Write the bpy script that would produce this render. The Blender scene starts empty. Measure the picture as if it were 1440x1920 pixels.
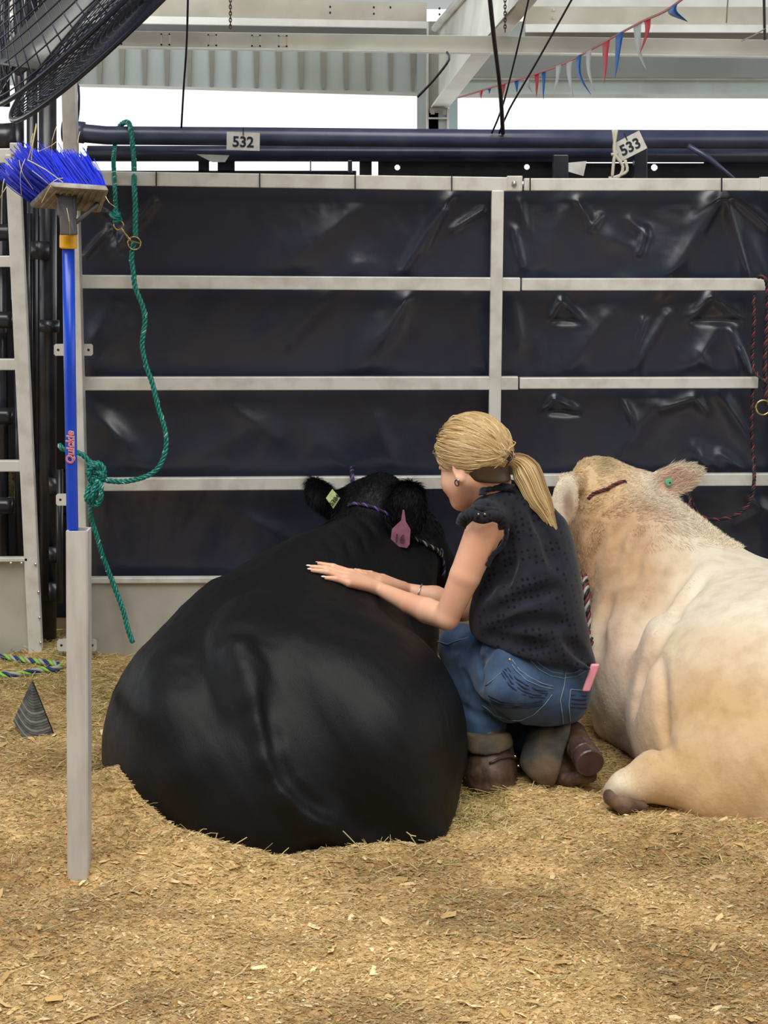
import bpy, math, random
import numpy as np
import openvdb as vdb
from mathutils import Vector, Matrix

random.seed(7)
rng = np.random.default_rng(7)
scene = bpy.context.scene

# ------------------------------------------------------------------ camera
F, PIT, EYE = 2880.0, math.radians(11.0), 1.5
cam_d = bpy.data.cameras.new('camera')
cam_d.sensor_fit = 'VERTICAL'; cam_d.sensor_height = 36.0
cam_d.lens = F * 36.0 / 1920.0
cam_d.clip_end = 200
cam = bpy.data.objects.new('camera', cam_d)
cam.location = (0, 0, EYE); cam.rotation_euler = (math.pi / 2 - PIT, 0, 0)
scene.collection.objects.link(cam); scene.camera = cam

# ------------------------------------------------------------------ light
world = bpy.data.worlds.new('sky'); scene.world = world; world.use_nodes = True
bg = world.node_tree.nodes['Background']
bg.inputs[0].default_value = (0.93, 0.97, 1.0, 1); bg.inputs[1].default_value = 1.45
# broad overhead barn lighting (high-bay fixtures and roof skylights over the stalls)
def area(name, loc, sx, sy, power, color=(1.0, 0.97, 0.92), rot=(0, 0, 0)):
    l = bpy.data.lights.new(name, 'AREA'); l.shape = 'RECTANGLE'; l.size = sx; l.size_y = sy; l.energy = power; l.color = color
    o = bpy.data.objects.new(name, l); o.location = loc; o.rotation_euler = rot; scene.collection.objects.link(o)
area('overhead_light', (-1.0, 1.6, 5.2), 5.0, 4.0, 390)
area('aisle_light', (2.0, -2.5, 5.2), 4.0, 3.0, 190)
area('far_wall_fill', (0.0, 15.5, 5.0), 16.0, 3.0, 560, (0.93, 0.97, 1.0), (math.radians(38), 0, 0))  # added fill without a lamp there, brightens the far siding and beams
scene.view_settings.view_transform = 'Standard'
scene.view_settings.look = 'None'; scene.view_settings.gamma = 1.0
scene.view_settings.use_curve_mapping = False
scene.view_settings.exposure = 0.0

# ------------------------------------------------------------------ helpers
COL = scene.collection
A3 = lambda *a: np.array(a, float)

def P(px, py, d):
    """world point seen at photo pixel (px, py) at ground distance d (metres along Y)"""
    u, v = (px - 720.0) / F, (960.0 - py) / F
    D = A3(u, math.cos(PIT) + v * math.sin(PIT), -math.sin(PIT) + v * math.cos(PIT))
    return A3(0, 0, EYE) + D * (d / D[1])

def RP(r, px, py, d):
    """metres for r photo pixels at that point"""
    p = P(px, py, d); z = p[1] * math.cos(PIT) + (EYE - p[2]) * math.sin(PIT)
    return r * z / F

def unit(v):
    v = np.asarray(v, float); return v / (np.linalg.norm(v) + 1e-12)

def lin(c):
    return tuple(((x / 255) / 12.92 if x / 255 <= 0.04045 else ((x / 255 + 0.055) / 1.055) ** 2.4) for x in c) + (1,)

# ---- materials
def mat(name, c, rough=0.6, metal=0.0, c2=None, scale=8, detail=4, lo=0.4, hi=0.65, stretch=(1, 1, 1),
        bump=None, coat=0.0, sheen=0.0, attr=None, alpha=None, spec=None, sss=0.0, trans=0.0, c3=None, s3=2.0):
    m = bpy.data.materials.new(name); m.use_nodes = True
    nt = m.node_tree; N = nt.nodes; L = nt.links
    b = N['Principled BSDF']
    b.inputs['Roughness'].default_value = rough; b.inputs['Metallic'].default_value = metal
    if coat: b.inputs['Coat Weight'].default_value = coat; b.inputs['Coat Roughness'].default_value = 0.25
    if sheen: b.inputs['Sheen Weight'].default_value = sheen; b.inputs['Sheen Roughness'].default_value = 0.5
    if spec is not None: b.inputs['Specular IOR Level'].default_value = spec
    if sss: b.inputs['Subsurface Weight'].default_value = sss; b.inputs['Subsurface Radius'].default_value = (0.02, 0.008, 0.004); b.inputs['Subsurface Scale'].default_value = 0.6
    tc = N.new('ShaderNodeTexCoord'); mp = N.new('ShaderNodeMapping'); mp.inputs['Scale'].default_value = stretch
    L.new(tc.outputs['Object'], mp.inputs[0])
    src = None
    def noise(s, d=4):
        n = N.new('ShaderNodeTexNoise'); n.inputs['Scale'].default_value = s; n.inputs['Detail'].default_value = d
        L.new(mp.outputs[0], n.inputs['Vector']); return n.outputs['Fac']
    def mix(a, bb, fac):
        x = N.new('ShaderNodeMix'); x.data_type = 'RGBA'
        if isinstance(a, tuple): x.inputs[6].default_value = a
        else: L.new(a, x.inputs[6])
        if isinstance(bb, tuple): x.inputs[7].default_value = bb
        else: L.new(bb, x.inputs[7])
        L.new(fac, x.inputs[0]); return x.outputs[2]
    def ramp(f, lo, hi):
        r = N.new('ShaderNodeMapRange'); r.inputs[1].default_value = lo; r.inputs[2].default_value = hi
        L.new(f, r.inputs[0]); return r.outputs[0]
    if attr:
        a = N.new('ShaderNodeAttribute'); a.attribute_name = attr; src = a.outputs['Color']
        if c2:
            mm = N.new('ShaderNodeMix'); mm.data_type = 'RGBA'; mm.blend_type = 'MULTIPLY'; mm.inputs[0].default_value = 1
            L.new(src, mm.inputs[6]); L.new(mix((1, 1, 1, 1), c2 if len(c2) == 4 else lin(c2), ramp(noise(scale, detail), lo, hi)), mm.inputs[7]); src = mm.outputs[2]
    else:
        src = lin(c)
        if c2: src = mix(src, lin(c2), ramp(noise(scale, detail), lo, hi))
        if c3: src = mix(src, lin(c3), ramp(noise(s3, 3), 0.5, 0.68))
    if isinstance(src, tuple): b.inputs['Base Color'].default_value = src
    else: L.new(src, b.inputs['Base Color'])
    if bump:
        bs, st, dist = bump
        bp = N.new('ShaderNodeBump'); bp.inputs['Strength'].default_value = st; bp.inputs['Distance'].default_value = dist
        L.new(noise(bs, 5), bp.inputs['Height']); L.new(bp.outputs[0], b.inputs['Normal'])
    return m

M = {}
M['alu'] = mat('brushed_aluminium', (222, 222, 217), 0.5, 0.22, (198, 195, 188), 14, 6, 0.45, 0.72, bump=(60, 0.12, 0.002))
M['alu_sheet'] = mat('dull_sheet_metal', (196, 195, 190), 0.45, 0.3, (160, 157, 150), 3, 6, 0.4, 0.7, bump=(5, 0.25, 0.01))
M['black_steel'] = mat('black_painted_steel', (36, 38, 46), 0.3, 0.0, (52, 54, 62), 12, 5, bump=(30, 0.08, 0.002), coat=0.4)
M['pipe'] = mat('bloom_lifted_pipe', (60, 68, 98), 0.35, 0.0, (78, 86, 112), 9, 5, coat=0.3)  # black pipe painted blue-grey; bloom from the bright opening is in the colour
M['tarp'] = mat('black_vinyl', (30, 36, 54), 0.35, 0.0, (44, 50, 66), 2.2, 6, 0.45, 0.75, bump=(26, 0.2, 0.004), coat=0.3, spec=0.7)
M['tie'] = mat('black_plastic', (22, 22, 26), 0.45)
M['teal'] = mat('teal_poly_rope', (2, 110, 102), 0.3, 0, (14, 150, 138), 120, 2, spec=0.7)
M['glint_fleck'] = mat('rope_glint_fleck', (190, 226, 214), 0.4)  # pale yarn bits; the rope's white glints put into the colour
M['brass'] = mat('brass', (205, 182, 128), 0.25, 0.9)
M['steel'] = mat('bright_steel', (200, 200, 205), 0.25, 0.9)
M['blue_plastic'] = mat('blue_handle_plastic', (10, 62, 190), 0.3, 0, (20, 78, 205), 5, 3, coat=0.2)
M['bristle'] = mat('blue_bristle', (28, 48, 200), 0.45, attr='Col')
M['yellow'] = mat('yellow_plastic', (240, 182, 24), 0.45)
M['grey_block'] = mat('dusty_grey_plastic', (120, 118, 112), 0.8, 0, (150, 146, 136), 40, 5, bump=(90, 0.5, 0.003))
M['dark_socket'] = mat('dark_grey_plastic', (72, 74, 80), 0.5, 0, (96, 96, 100), 18, 4)
M['beam'] = mat('tan_painted_steel', (190, 183, 166), 0.6, 0.0, (168, 160, 144), 1.5, 5, c3=(146, 136, 120), s3=0.7)
M['beam_dark'] = mat('weathered_steel_beam', (150, 145, 136), 0.6, 0.0, (128, 120, 110), 1.8, 5)
M['beam_white'] = mat('white_painted_steel', (228, 228, 220), 0.5, 0.0, (206, 204, 194), 1.5, 4)
M['siding'] = mat('pale_corrugated_siding', (206, 216, 214), 0.5, 0.0, (184, 190, 184), 1.0, 5, stretch=(1, 1, .1))
M['rib'] = mat('siding_rib_metal', (150, 148, 138), 0.5)
M['roof'] = mat('roof_deck', (170, 172, 170), 0.6)
M['card'] = mat('white_card', (222, 222, 216), 0.6, 0, (200, 198, 190), 20, 4)
M['ink'] = mat('dark_ink', (24, 28, 48), 0.6)
M['red'] = mat('red_plastic_flag', (232, 66, 88), 0.5)
M['blue'] = mat('blue_plastic_flag', (22, 120, 214), 0.5)
M['white'] = mat('white_plastic_flag', (226, 236, 238), 0.5)
M['pink_cord'] = mat('pink_red_cord', (232, 150, 150), 0.6)
M['skin'] = mat('skin', (236, 186, 156), 0.48, 0, (230, 172, 142), 9, 3, sss=0.12, bump=(160, 0.05, 0.001))
M['nail'] = mat('pale_nail', (246, 226, 220), 0.2, coat=0.5)
M['hair'] = mat('blonde_hair', (196, 164, 108), 0.42, attr='Col', spec=0.5)
M['denim'] = mat('blue_denim', (42, 68, 104), 0.85, 0, (104, 138, 172), 6, 6, 0.46, 0.8, bump=(420, 0.5, 0.001), c3=(40, 62, 96), s3=5, sheen=0.2)
M['stitch'] = mat('pale_denim_thread', (128, 150, 168), 0.8)
M['denim_dark'] = mat('dark_denim_pleat', (26, 40, 68), 0.9)
M['leather'] = mat('brown_boot_leather', (78, 58, 46), 0.6, 0, (122, 98, 76), 16, 6, 0.45, 0.7, bump=(60, 0.6, 0.004), c3=(44, 32, 28), s3=14)
M['leather_dark'] = mat('dark_heel_leather', (62, 44, 44), 0.4, 0, (84, 62, 58), 18, 4, coat=0.2)
M['cuff'] = mat('dusty_denim_cuff', (60, 60, 58), 0.9, 0, (116, 98, 72), 11, 6, bump=(200, 0.5, 0.002))
M['pink'] = mat('pink_plastic_case', (240, 158, 178), 0.4)
M['tag_pink'] = mat('dusky_pink_tag', (158, 104, 124), 0.6, 0, (140, 90, 112), 40, 4)
M['tag_pink_ink'] = mat('faded_dark_print', (92, 50, 70), 0.7)
M['tag_yellow'] = mat('pale_yellow_tag', (204, 218, 150), 0.6, 0, (180, 196, 130), 60, 4)
M['tag_green'] = mat('pale_green_tag', (112, 176, 144), 0.5)
M['purple'] = mat('purple_rope_yarn', (104, 74, 160), 0.5)
M['dark_yarn'] = mat('black_rope_yarn', (28, 26, 36), 0.5)
M['maroon'] = mat('dark_red_yarn', (112, 48, 52), 0.6)
M['navy'] = mat('navy_rope_yarn', (30, 52, 110), 0.6)
M['lime'] = mat('lime_rope_yarn', (140, 196, 76), 0.6)
M['grey_yarn'] = mat('grey_rope_yarn', (168, 170, 160), 0.6)
M['rubber'] = mat('grey_black_rubber', (62, 62, 62), 0.7, 0, (96, 94, 90), 30, 5)
M['black_coat'] = mat('black_cattle_coat', (5, 7, 12), 0.55, 0, (8, 10, 15), 3.5, 5, 0.4, 0.7, spec=0.27, bump=(520, 0.4, 0.002), stretch=(1, .25, .35))
M['black_fur'] = mat('black_hair', (6, 8, 13), 0.55, spec=0.25)
M['cream_coat'] = mat('cream_cattle_coat', (226, 208, 176), 0.8, c2=(0.86, 0.82, 0.76, 1), scale=20, detail=6, lo=.45, hi=.7, attr='Col', bump=(90, 0.4, 0.004), sheen=0.3)
M['cream_fur'] = mat('cream_hair', (226, 208, 176), 0.7, attr='Col')
M['hoof'] = mat('dark_hoof', (84, 64, 54), 0.7, 0, (128, 102, 78), 22, 4)
M['rubber_light'] = mat('pale_grey_rubber', (118, 116, 110), 0.7)  # paler grey on every third of the lower ridges
M['chip'] = mat('wood_shaving', (214, 176, 112), 0.75, attr='Col')
M['hay'] = mat('dry_hay', (190, 168, 100), 0.8, attr='Col')
M['dark_metal'] = mat('dark_fan_wire', (40, 46, 64), 0.25, 0.5, coat=0.3)
M['fan_body'] = mat('grey_fan_blade', (112, 114, 114), 0.4, 0.4)
M['white_cord'] = mat('off_white_cord', (206, 200, 184), 0.7)
M['cable'] = mat('black_cable', (36, 30, 40), 0.45)
M['eye'] = mat('eye', (60, 50, 44), 0.1)

# ---- mesh building
class MB:
    def __init__(s): s.v = []; s.f = []; s.c = []
    def add(s, vs, fs):
        o = len(s.v); s.v += [tuple(map(float, x)) for x in vs]; s.f += [tuple(i + o for i in f) for f in fs]; return s
    def box(s, c, ax, ay, az):
        """centre and three half-axis vectors"""
        c, ax, ay, az = map(np.asarray, (c, ax, ay, az))
        vs = [c + i * ax + j * ay + k * az for k in (-1, 1) for j in (-1, 1) for i in (-1, 1)]
        fs = [(0, 2, 3, 1), (4, 5, 7, 6), (0, 1, 5, 4), (2, 6, 7, 3), (0, 4, 6, 2), (1, 3, 7, 5)]
        return s.add(vs, fs)
    def bar(s, a, b, w, t, roll=None):
        """square tube from a to b, w across (seen width), t deep (towards Y)"""
        a, b = np.asarray(a, float), np.asarray(b, float); d = unit(b - a)
        y = A3(0, 1, 0) if roll is None else np.asarray(roll, float); y = unit(y - d * np.dot(y, d)); side = np.cross(d, y)
        return s.box((a + b) / 2, (b - a) / 2, side * w / 2, y * t / 2)
    def quad(s, p): return s.add(p, [tuple(range(len(p)))])
    def slab(s, pts, off):
        """polygon pts extruded by vector off"""
        n = len(pts); off = np.asarray(off, float)
        vs = [np.asarray(p, float) for p in pts] + [np.asarray(p, float) + off for p in pts]
        fs = [tuple(range(n)), tuple(range(2 * n - 1, n - 1, -1))] + [(i, i + n, (i + 1) % n + n, (i + 1) % n) for i in range(n)]
        return s.add(vs, fs)
    def tube(s, pts, r, seg=8, cap=True, flat=None, closed=False):
        pts = np.asarray(pts, float); n = len(pts)
        r = np.full(n, r, float) if np.isscalar(r) else np.asarray(r, float)
        T = np.gradient(pts, axis=0) if not closed else np.roll(pts, -1, 0) - np.roll(pts, 1, 0)
        T /= np.linalg.norm(T, axis=1)[:, None] + 1e-12
        nrm = unit(np.cross(T[0], A3(0.13, 0.2, 0.97) if abs(T[0][2]) < .9 else A3(1, 0.1, 0)))
        o = len(s.v); vs = []
        ang = np.arange(seg) * 2 * math.pi / seg
        for i in range(n):
            nrm = unit(nrm - T[i] * np.dot(nrm, T[i])); bn = np.cross(T[i], nrm)
            ring = pts[i] + r[i] * (np.cos(ang)[:, None] * nrm + np.sin(ang)[:, None] * bn * (flat or 1))
            vs += [tuple(x) for x in ring]
        fs = []
        for i in range(n - 1 if not closed else n):
            j = (i + 1) % n
            for k in range(seg):
                k2 = (k + 1) % seg
                fs.append((i * seg + k, i * seg + k2, j * seg + k2, j * seg + k))
        if cap and not closed:
            fs.append(tuple(range(seg - 1, -1, -1))); fs.append(tuple((n - 1) * seg + k for k in range(seg)))
        s.v += vs; s.f += [tuple(i + o for i in f) for f in fs]; return s
    def ell(s, c, r, R=None, nu=14, nv=9):
        c = np.asarray(c, float); r = np.asarray(r, float); R = np.eye(3) if R is None else R
        vs = [c + R @ (A3(0, 0, 1) * r)]
        for j in range(1, nv):
            th = math.pi * j / nv
            for i in range(nu):
                ph = 2 * math.pi * i / nu
                vs.append(c + R @ (A3(math.sin(th) * math.cos(ph), math.sin(th) * math.sin(ph), math.cos(th)) * r))
        vs.append(c + R @ (A3(0, 0, -1) * r))
        fs = [(0, 1 + i, 1 + (i + 1) % nu) for i in range(nu)]
        for j in range(nv - 2):
            for i in range(nu):
                a = 1 + j * nu + i; b2 = 1 + j * nu + (i + 1) % nu
                fs.append((a, a + nu, b2 + nu, b2))
        L0 = 1 + (nv - 2) * nu
        fs += [(len(vs) - 1, L0 + (i + 1) % nu, L0 + i) for i in range(nu)]
        return s.add(vs, fs)
    def lathe(s, a, b, prof, seg=16):
        """profile [(t, r)...] round the line a->b"""
        a, b = np.asarray(a, float), np.asarray(b, float)
        pts = np.array([a + (b - a) * t for t, _ in prof]); d = unit(b - a)
        n1 = unit(np.cross(d, A3(0.1, 0.3, 1) if abs(d[2]) < .9 else A3(1, 0.2, 0))); n2 = np.cross(d, n1)
        vs = []
        for p, (t, r) in zip(pts, prof):
            for k in range(seg):
                an = 2 * math.pi * k / seg; vs.append(p + r * (math.cos(an) * n1 + math.sin(an) * n2))
        fs = [(i * seg + k, i * seg + (k + 1) % seg, (i + 1) * seg + (k + 1) % seg, (i + 1) * seg + k) for i in range(len(prof) - 1) for k in range(seg)]
        fs += [tuple(range(seg - 1, -1, -1)), tuple((len(prof) - 1) * seg + k for k in range(seg))]
        return s.add(vs, fs)

def np_mesh(name, V, Q, colors=None, smooth=True):
    """numpy verts (n,3), faces (m,3|4) -> mesh; optional per-vertex colours"""
    me = bpy.data.meshes.new(name); V = np.asarray(V, np.float32); Q = np.asarray(Q, np.int32)
    k = Q.shape[1]
    me.vertices.add(len(V)); me.vertices.foreach_set('co', V.ravel())
    me.loops.add(Q.size); me.loops.foreach_set('vertex_index', Q.ravel())
    me.polygons.add(len(Q)); me.polygons.foreach_set('loop_start', np.arange(0, Q.size, k, dtype=np.int32))
    me.update(calc_edges=True)
    me.polygons.foreach_set('use_smooth', np.full(len(Q), smooth))
    if colors is not None: set_col(me, colors)
    return me

def set_col(me, colors):
    at = me.color_attributes.new('Col', 'FLOAT_COLOR', 'POINT')
    c = np.ones((len(me.vertices), 4), np.float32); c[:, :3] = np.asarray(colors)[:, :3]
    at.data.foreach_set('color', c.ravel())

def tagit(o, label=None, cat=None, group=None, kind=None):
    if label: o['label'] = label
    if cat: o['category'] = cat
    if group: o['group'] = group
    if kind: o['kind'] = kind
    return o

def obj(name, geo, m, parent=None, label=None, cat=None, group=None, kind=None, smooth=None, bevel=0, loc=None):
    """link a mesh built in world coordinates; its origin goes to the parent's (or loc)"""
    if isinstance(geo, MB):
        me = bpy.data.meshes.new(name); V = np.array(geo.v); me.from_pydata([tuple(x) for x in V], [], geo.f); me.update()
        if smooth: me.polygons.foreach_set('use_smooth', [True] * len(me.polygons))
        if geo.c: set_col(me, np.array(geo.c))
    else: me = geo
    if m is not None: me.materials.append(M[m] if isinstance(m, str) else m)
    o = bpy.data.objects.new(name, me); COL.objects.link(o)
    org = None
    if parent is not None:
        o.parent = parent; org = Vector(parent['_w'])
    elif loc is not None:
        org = Vector(loc); o.location = org
    if org is not None:
        me.transform(Matrix.Translation(-org))
    o['_w'] = tuple(org) if org is not None else (0, 0, 0)
    if bevel:
        b = o.modifiers.new('bevel', 'BEVEL'); b.width = bevel; b.segments = 2; b.limit_method = 'ANGLE'
    return tagit(o, label, cat, group, kind)

def thing(name, label, cat, loc, group=None):
    o = bpy.data.objects.new(name, None); COL.objects.link(o); o.empty_display_size = 0.05
    o.location = tuple(map(float, loc)); o['_w'] = tuple(map(float, loc))
    return tagit(o, label, cat, group)

def smooth_path(pts, step=0.006):
    pts = np.asarray(pts, float); n = len(pts)
    if n < 3:
        k = max(2, int(np.linalg.norm(pts[1] - pts[0]) / step)); return np.array([pts[0] + (pts[1] - pts[0]) * t for t in np.linspace(0, 1, k)])
    E = np.vstack([2 * pts[0] - pts[1], pts, 2 * pts[-1] - pts[-2]]); out = []
    for i in range(1, n):
        p0, p1, p2, p3 = E[i - 1], E[i], E[i + 1], E[i + 2]
        k = max(2, int(np.linalg.norm(p2 - p1) / step))
        for t in np.linspace(0, 1, k, endpoint=False):
            out.append(0.5 * ((2 * p1) + (-p0 + p2) * t + (2 * p0 - 5 * p1 + 4 * p2 - p3) * t * t + (-p0 + 3 * p1 - 3 * p2 + p3) * t ** 3))
    out.append(pts[-1]); return np.array(out)

def helix(path, off, pitch, phase, flatten=1):
    T = np.gradient(path, axis=0); T /= np.linalg.norm(T, axis=1)[:, None] + 1e-12
    nrm = unit(np.cross(T[0], A3(0.3, 0.9, 0.2))); s = 0; out = []
    for i in range(len(path)):
        if i: s += np.linalg.norm(path[i] - path[i - 1])
        nrm = unit(nrm - T[i] * np.dot(nrm, T[i])); bn = np.cross(T[i], nrm); a = phase + 2 * math.pi * s / pitch
        out.append(path[i] + off * (math.cos(a) * nrm + math.sin(a) * bn))
    return np.array(out)

def rope(root, pts, r, mats, pitch=None, name='strand', step=None, glints=None):
    """three-strand laid rope as child strands of root (or of a part)"""
    path = smooth_path(pts, step or r * 0.7); pitch = pitch or r * 5.6
    n = len(mats); bym = {}
    for k, m in enumerate(mats):
        mb = bym.setdefault(m, MB()); mb.tube(helix(path, r * 0.56, pitch, 2 * math.pi * k / n), r * 0.52, 6)
    if glints:
        mb = bym.setdefault(glints, MB())
        h = helix(path, r * 0.93, pitch, math.pi / n)
        L = max(3, int(pitch / (step or r * 0.7) * 0.35))
        for i in range(0, len(h) - L, L * 3):
            if random.random() < 0.8: mb.tube(h[i:i + L], r * 0.22, 4)
    for m, mb in bym.items(): obj(name, mb, m, root, smooth=True)

def text_mb(s, size, depth=0.0008, offset=0.0, res=3, shear=0.0):
    cu = bpy.data.curves.new('lettering', 'FONT'); cu.body = s; cu.size = size; cu.extrude = depth; cu.offset = offset
    cu.align_x = 'CENTER'; cu.align_y = 'CENTER'; cu.resolution_u = res; cu.shear = shear
    o = bpy.data.objects.new('lettering', cu); COL.objects.link(o)
    dg = bpy.context.evaluated_depsgraph_get(); me = bpy.data.meshes.new_from_object(o.evaluated_get(dg))
    mb = MB(); mb.add([tuple(v.co) for v in me.vertices], [tuple(p.vertices) for p in me.polygons])
    bpy.data.objects.remove(o); bpy.data.curves.remove(cu); bpy.data.meshes.remove(me)
    return mb

def place_mb(mb, c, x, y):
    """local x,y,z -> world frame at c"""
    x, y = unit(x), unit(y); z = np.cross(x, y); R = np.stack([x, y, z], 1)
    V = (np.array(mb.v) @ R.T) + np.asarray(c); mb.v = [tuple(v) for v in V]; return mb

# ---- value noise
def vnoise(x, y, seed=0):
    xi = np.floor(x).astype(np.int64); yi = np.floor(y).astype(np.int64); xf = x - xi; yf = y - yi
    def h(a, b):
        n = (a * 374761393 + b * 668265263 + seed * 974711) & 0x7fffffff
        n = ((n ^ (n >> 13)) * 1274126177) & 0x7fffffff
        return ((n ^ (n >> 16)) & 0xffff) / 65535.0
    u = xf * xf * (3 - 2 * xf); v = yf * yf * (3 - 2 * yf)
    return (h(xi, yi) * (1 - u) + h(xi + 1, yi) * u) * (1 - v) + (h(xi, yi + 1) * (1 - u) + h(xi + 1, yi + 1) * u) * v
def fbm(x, y, seed=0, o=4):
    s = 0; a = 0.5
    for i in range(o): s = s + a * (vnoise(x * 2 ** i, y * 2 ** i, seed + i) - 0.5); a *= 0.5
    return s

# ---- signed distance modelling
class SDF:
    def __init__(s): s.ops = []
    def cap(s, a, b, ra, rb=None, k=0.04, op='u'):
        rb = ra if rb is None else rb; a, b = np.asarray(a, float), np.asarray(b, float)
        R = max(ra, rb); lo = np.minimum(a, b) - R; hi = np.maximum(a, b) + R
        ba = b - a; L2 = float(ba @ ba) + 1e-9
        def f(X, Y, Z):
            h = np.clip(((X - a[0]) * ba[0] + (Y - a[1]) * ba[1] + (Z - a[2]) * ba[2]) / L2, 0, 1)
            return np.sqrt((X - a[0] - h * ba[0]) ** 2 + (Y - a[1] - h * ba[1]) ** 2 + (Z - a[2] - h * ba[2]) ** 2) - (ra + (rb - ra) * h)
        s.ops.append((op, f, lo, hi, k)); return s
    def chain(s, pts, rs, k=0.03, op='u'):
        for i in range(len(pts) - 1): s.cap(pts[i], pts[i + 1], rs[i], rs[i + 1], k, op)
        return s
    def ell(s, c, r, R=None, k=0.05, op='u'):
        c = np.asarray(c, float); r = np.asarray(r, float); R = np.eye(3) if R is None else np.asarray(R, float)
        ext = np.sqrt(((R * r) ** 2).sum(1)); lo, hi = c - ext, c + ext
        def f(X, Y, Z):
            x, y, z = X - c[0], Y - c[1], Z - c[2]
            u = R[0, 0] * x + R[1, 0] * y + R[2, 0] * z; v = R[0, 1] * x + R[1, 1] * y + R[2, 1] * z; w = R[0, 2] * x + R[1, 2] * y + R[2, 2] * z
            k0 = np.sqrt((u / r[0]) ** 2 + (v / r[1]) ** 2 + (w / r[2]) ** 2) + 1e-6
            k1 = np.sqrt((u / r[0] ** 2) ** 2 + (v / r[1] ** 2) ** 2 + (w / r[2] ** 2) ** 2) + 1e-6
            return k0 * (k0 - 1) / k1
        s.ops.append((op, f, lo, hi, k)); return s
    def plane(s, p, n, k=0.01):
        """keep the side away from n"""
        p = np.asarray(p, float); n = unit(n)
        f = lambda X, Y, Z: (X - p[0]) * n[0] + (Y - p[1]) * n[1] + (Z - p[2]) * n[2]
        s.ops.append(('i', f, None, None, k)); return s
    @staticmethod
    def comb(D, d, op, k):
        if op == 'u':
            h = np.maximum(k - np.abs(D - d), 0) / k; return np.minimum(D, d) - h * h * k * 0.25
        if op == 's': d = -d
        h = np.maximum(k - np.abs(D - d), 0) / k; return np.maximum(D, d) + h * h * k * 0.25
    def at(s, p):
        p = np.atleast_2d(p); D = np.full(len(p), 10.0)
        for op, f, lo, hi, k in s.ops: D = s.comb(D, f(p[:, 0], p[:, 1], p[:, 2]), op, k)
        return D
    def ray(s, px, py, d0=2.8, d1=5.2, n=500):
        """first hit of the sight line through a photo pixel"""
        ds = np.linspace(d0, d1, n); a, b = P(px, py, d0), P(px, py, d1); t = (ds - d0) / (d1 - d0)
        pts = a + (b - a) * t[:, None]; v = s.at(pts); i = np.argmax(v < 0)
        return pts[i] if (v < 0).any() else None
    def normal(s, p):
        e = 0.004; p = np.asarray(p, float)
        g = [s.at(p + e * np.eye(3)[i])[0] - s.at(p - e * np.eye(3)[i])[0] for i in range(3)]; return unit(g)
    def mesh(s, h, smooth=2, zmin=None):
        U = [o for o in s.ops if o[0] == 'u']
        lo = np.min([o[2] for o in U], 0) - 4 * h - 0.02; hi = np.max([o[3] for o in U], 0) + 4 * h + 0.02
        if zmin is not None: lo[2] = max(lo[2], zmin)
        n = np.ceil((hi - lo) / h).astype(int)
        ax = [(lo[i] + h * np.arange(n[i])).astype(np.float32) for i in range(3)]
        D = np.full(tuple(n), 1.0, np.float32)
        for op, f, l, hh, k in s.ops:
            if l is None: sl = (slice(None),) * 3
            else:
                m = k + 3 * h + 0.01
                sl = tuple(slice(max(0, int((l[i] - m - lo[i]) / h)), max(0, min(n[i], int((hh[i] + m - lo[i]) / h) + 2))) for i in range(3))
            if any(x.start is not None and x.start >= x.stop for x in sl): continue
            X, Y, Z = ax[0][sl[0]][:, None, None], ax[1][sl[1]][None, :, None], ax[2][sl[2]][None, None, :]
            D[sl] = s.comb(D[sl], f(X, Y, Z), op, k)
        if zmin is not None: D[:, :, 0] = np.maximum(D[:, :, 0], 0.001)
        g = vdb.FloatGrid(1.0); g.copyFromArray(D)
        p, q = g.convertToQuads(0.0)
        p = p.astype(np.float64) * h + lo
        for _ in range(smooth):     # Laplacian over quad edges
            acc = np.zeros_like(p); cnt = np.zeros(len(p))
            for i in range(4):
                a, b = q[:, i], q[:, (i + 1) % 4]
                for c in range(3): acc[:, c] += np.bincount(a, p[b, c], len(p)); acc[:, c] += np.bincount(b, p[a, c], len(p))
                cnt += np.bincount(a, minlength=len(p)) + np.bincount(b, minlength=len(p))
            p = 0.4 * p + 0.6 * acc / np.maximum(cnt, 1)[:, None]
        return p, q

def lumps(p, q, amp, f, seed=1):
    N = vnormals(p, q); n = fbm(p[:, 0] * f + p[:, 2] * f * .7, p[:, 1] * f - p[:, 2] * f * .5, seed, 3); return p + N * (amp * 2 * n)[:, None]
def vnormals(p, q):
    fn = np.cross(p[q[:, 2]] - p[q[:, 0]], p[q[:, 3]] - p[q[:, 1]]); N = np.zeros_like(p)
    for i in range(4):
        for c in range(3): N[:, c] += np.bincount(q[:, i], fn[:, c], len(p))
    return N / (np.linalg.norm(N, axis=1)[:, None] + 1e-12)

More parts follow.
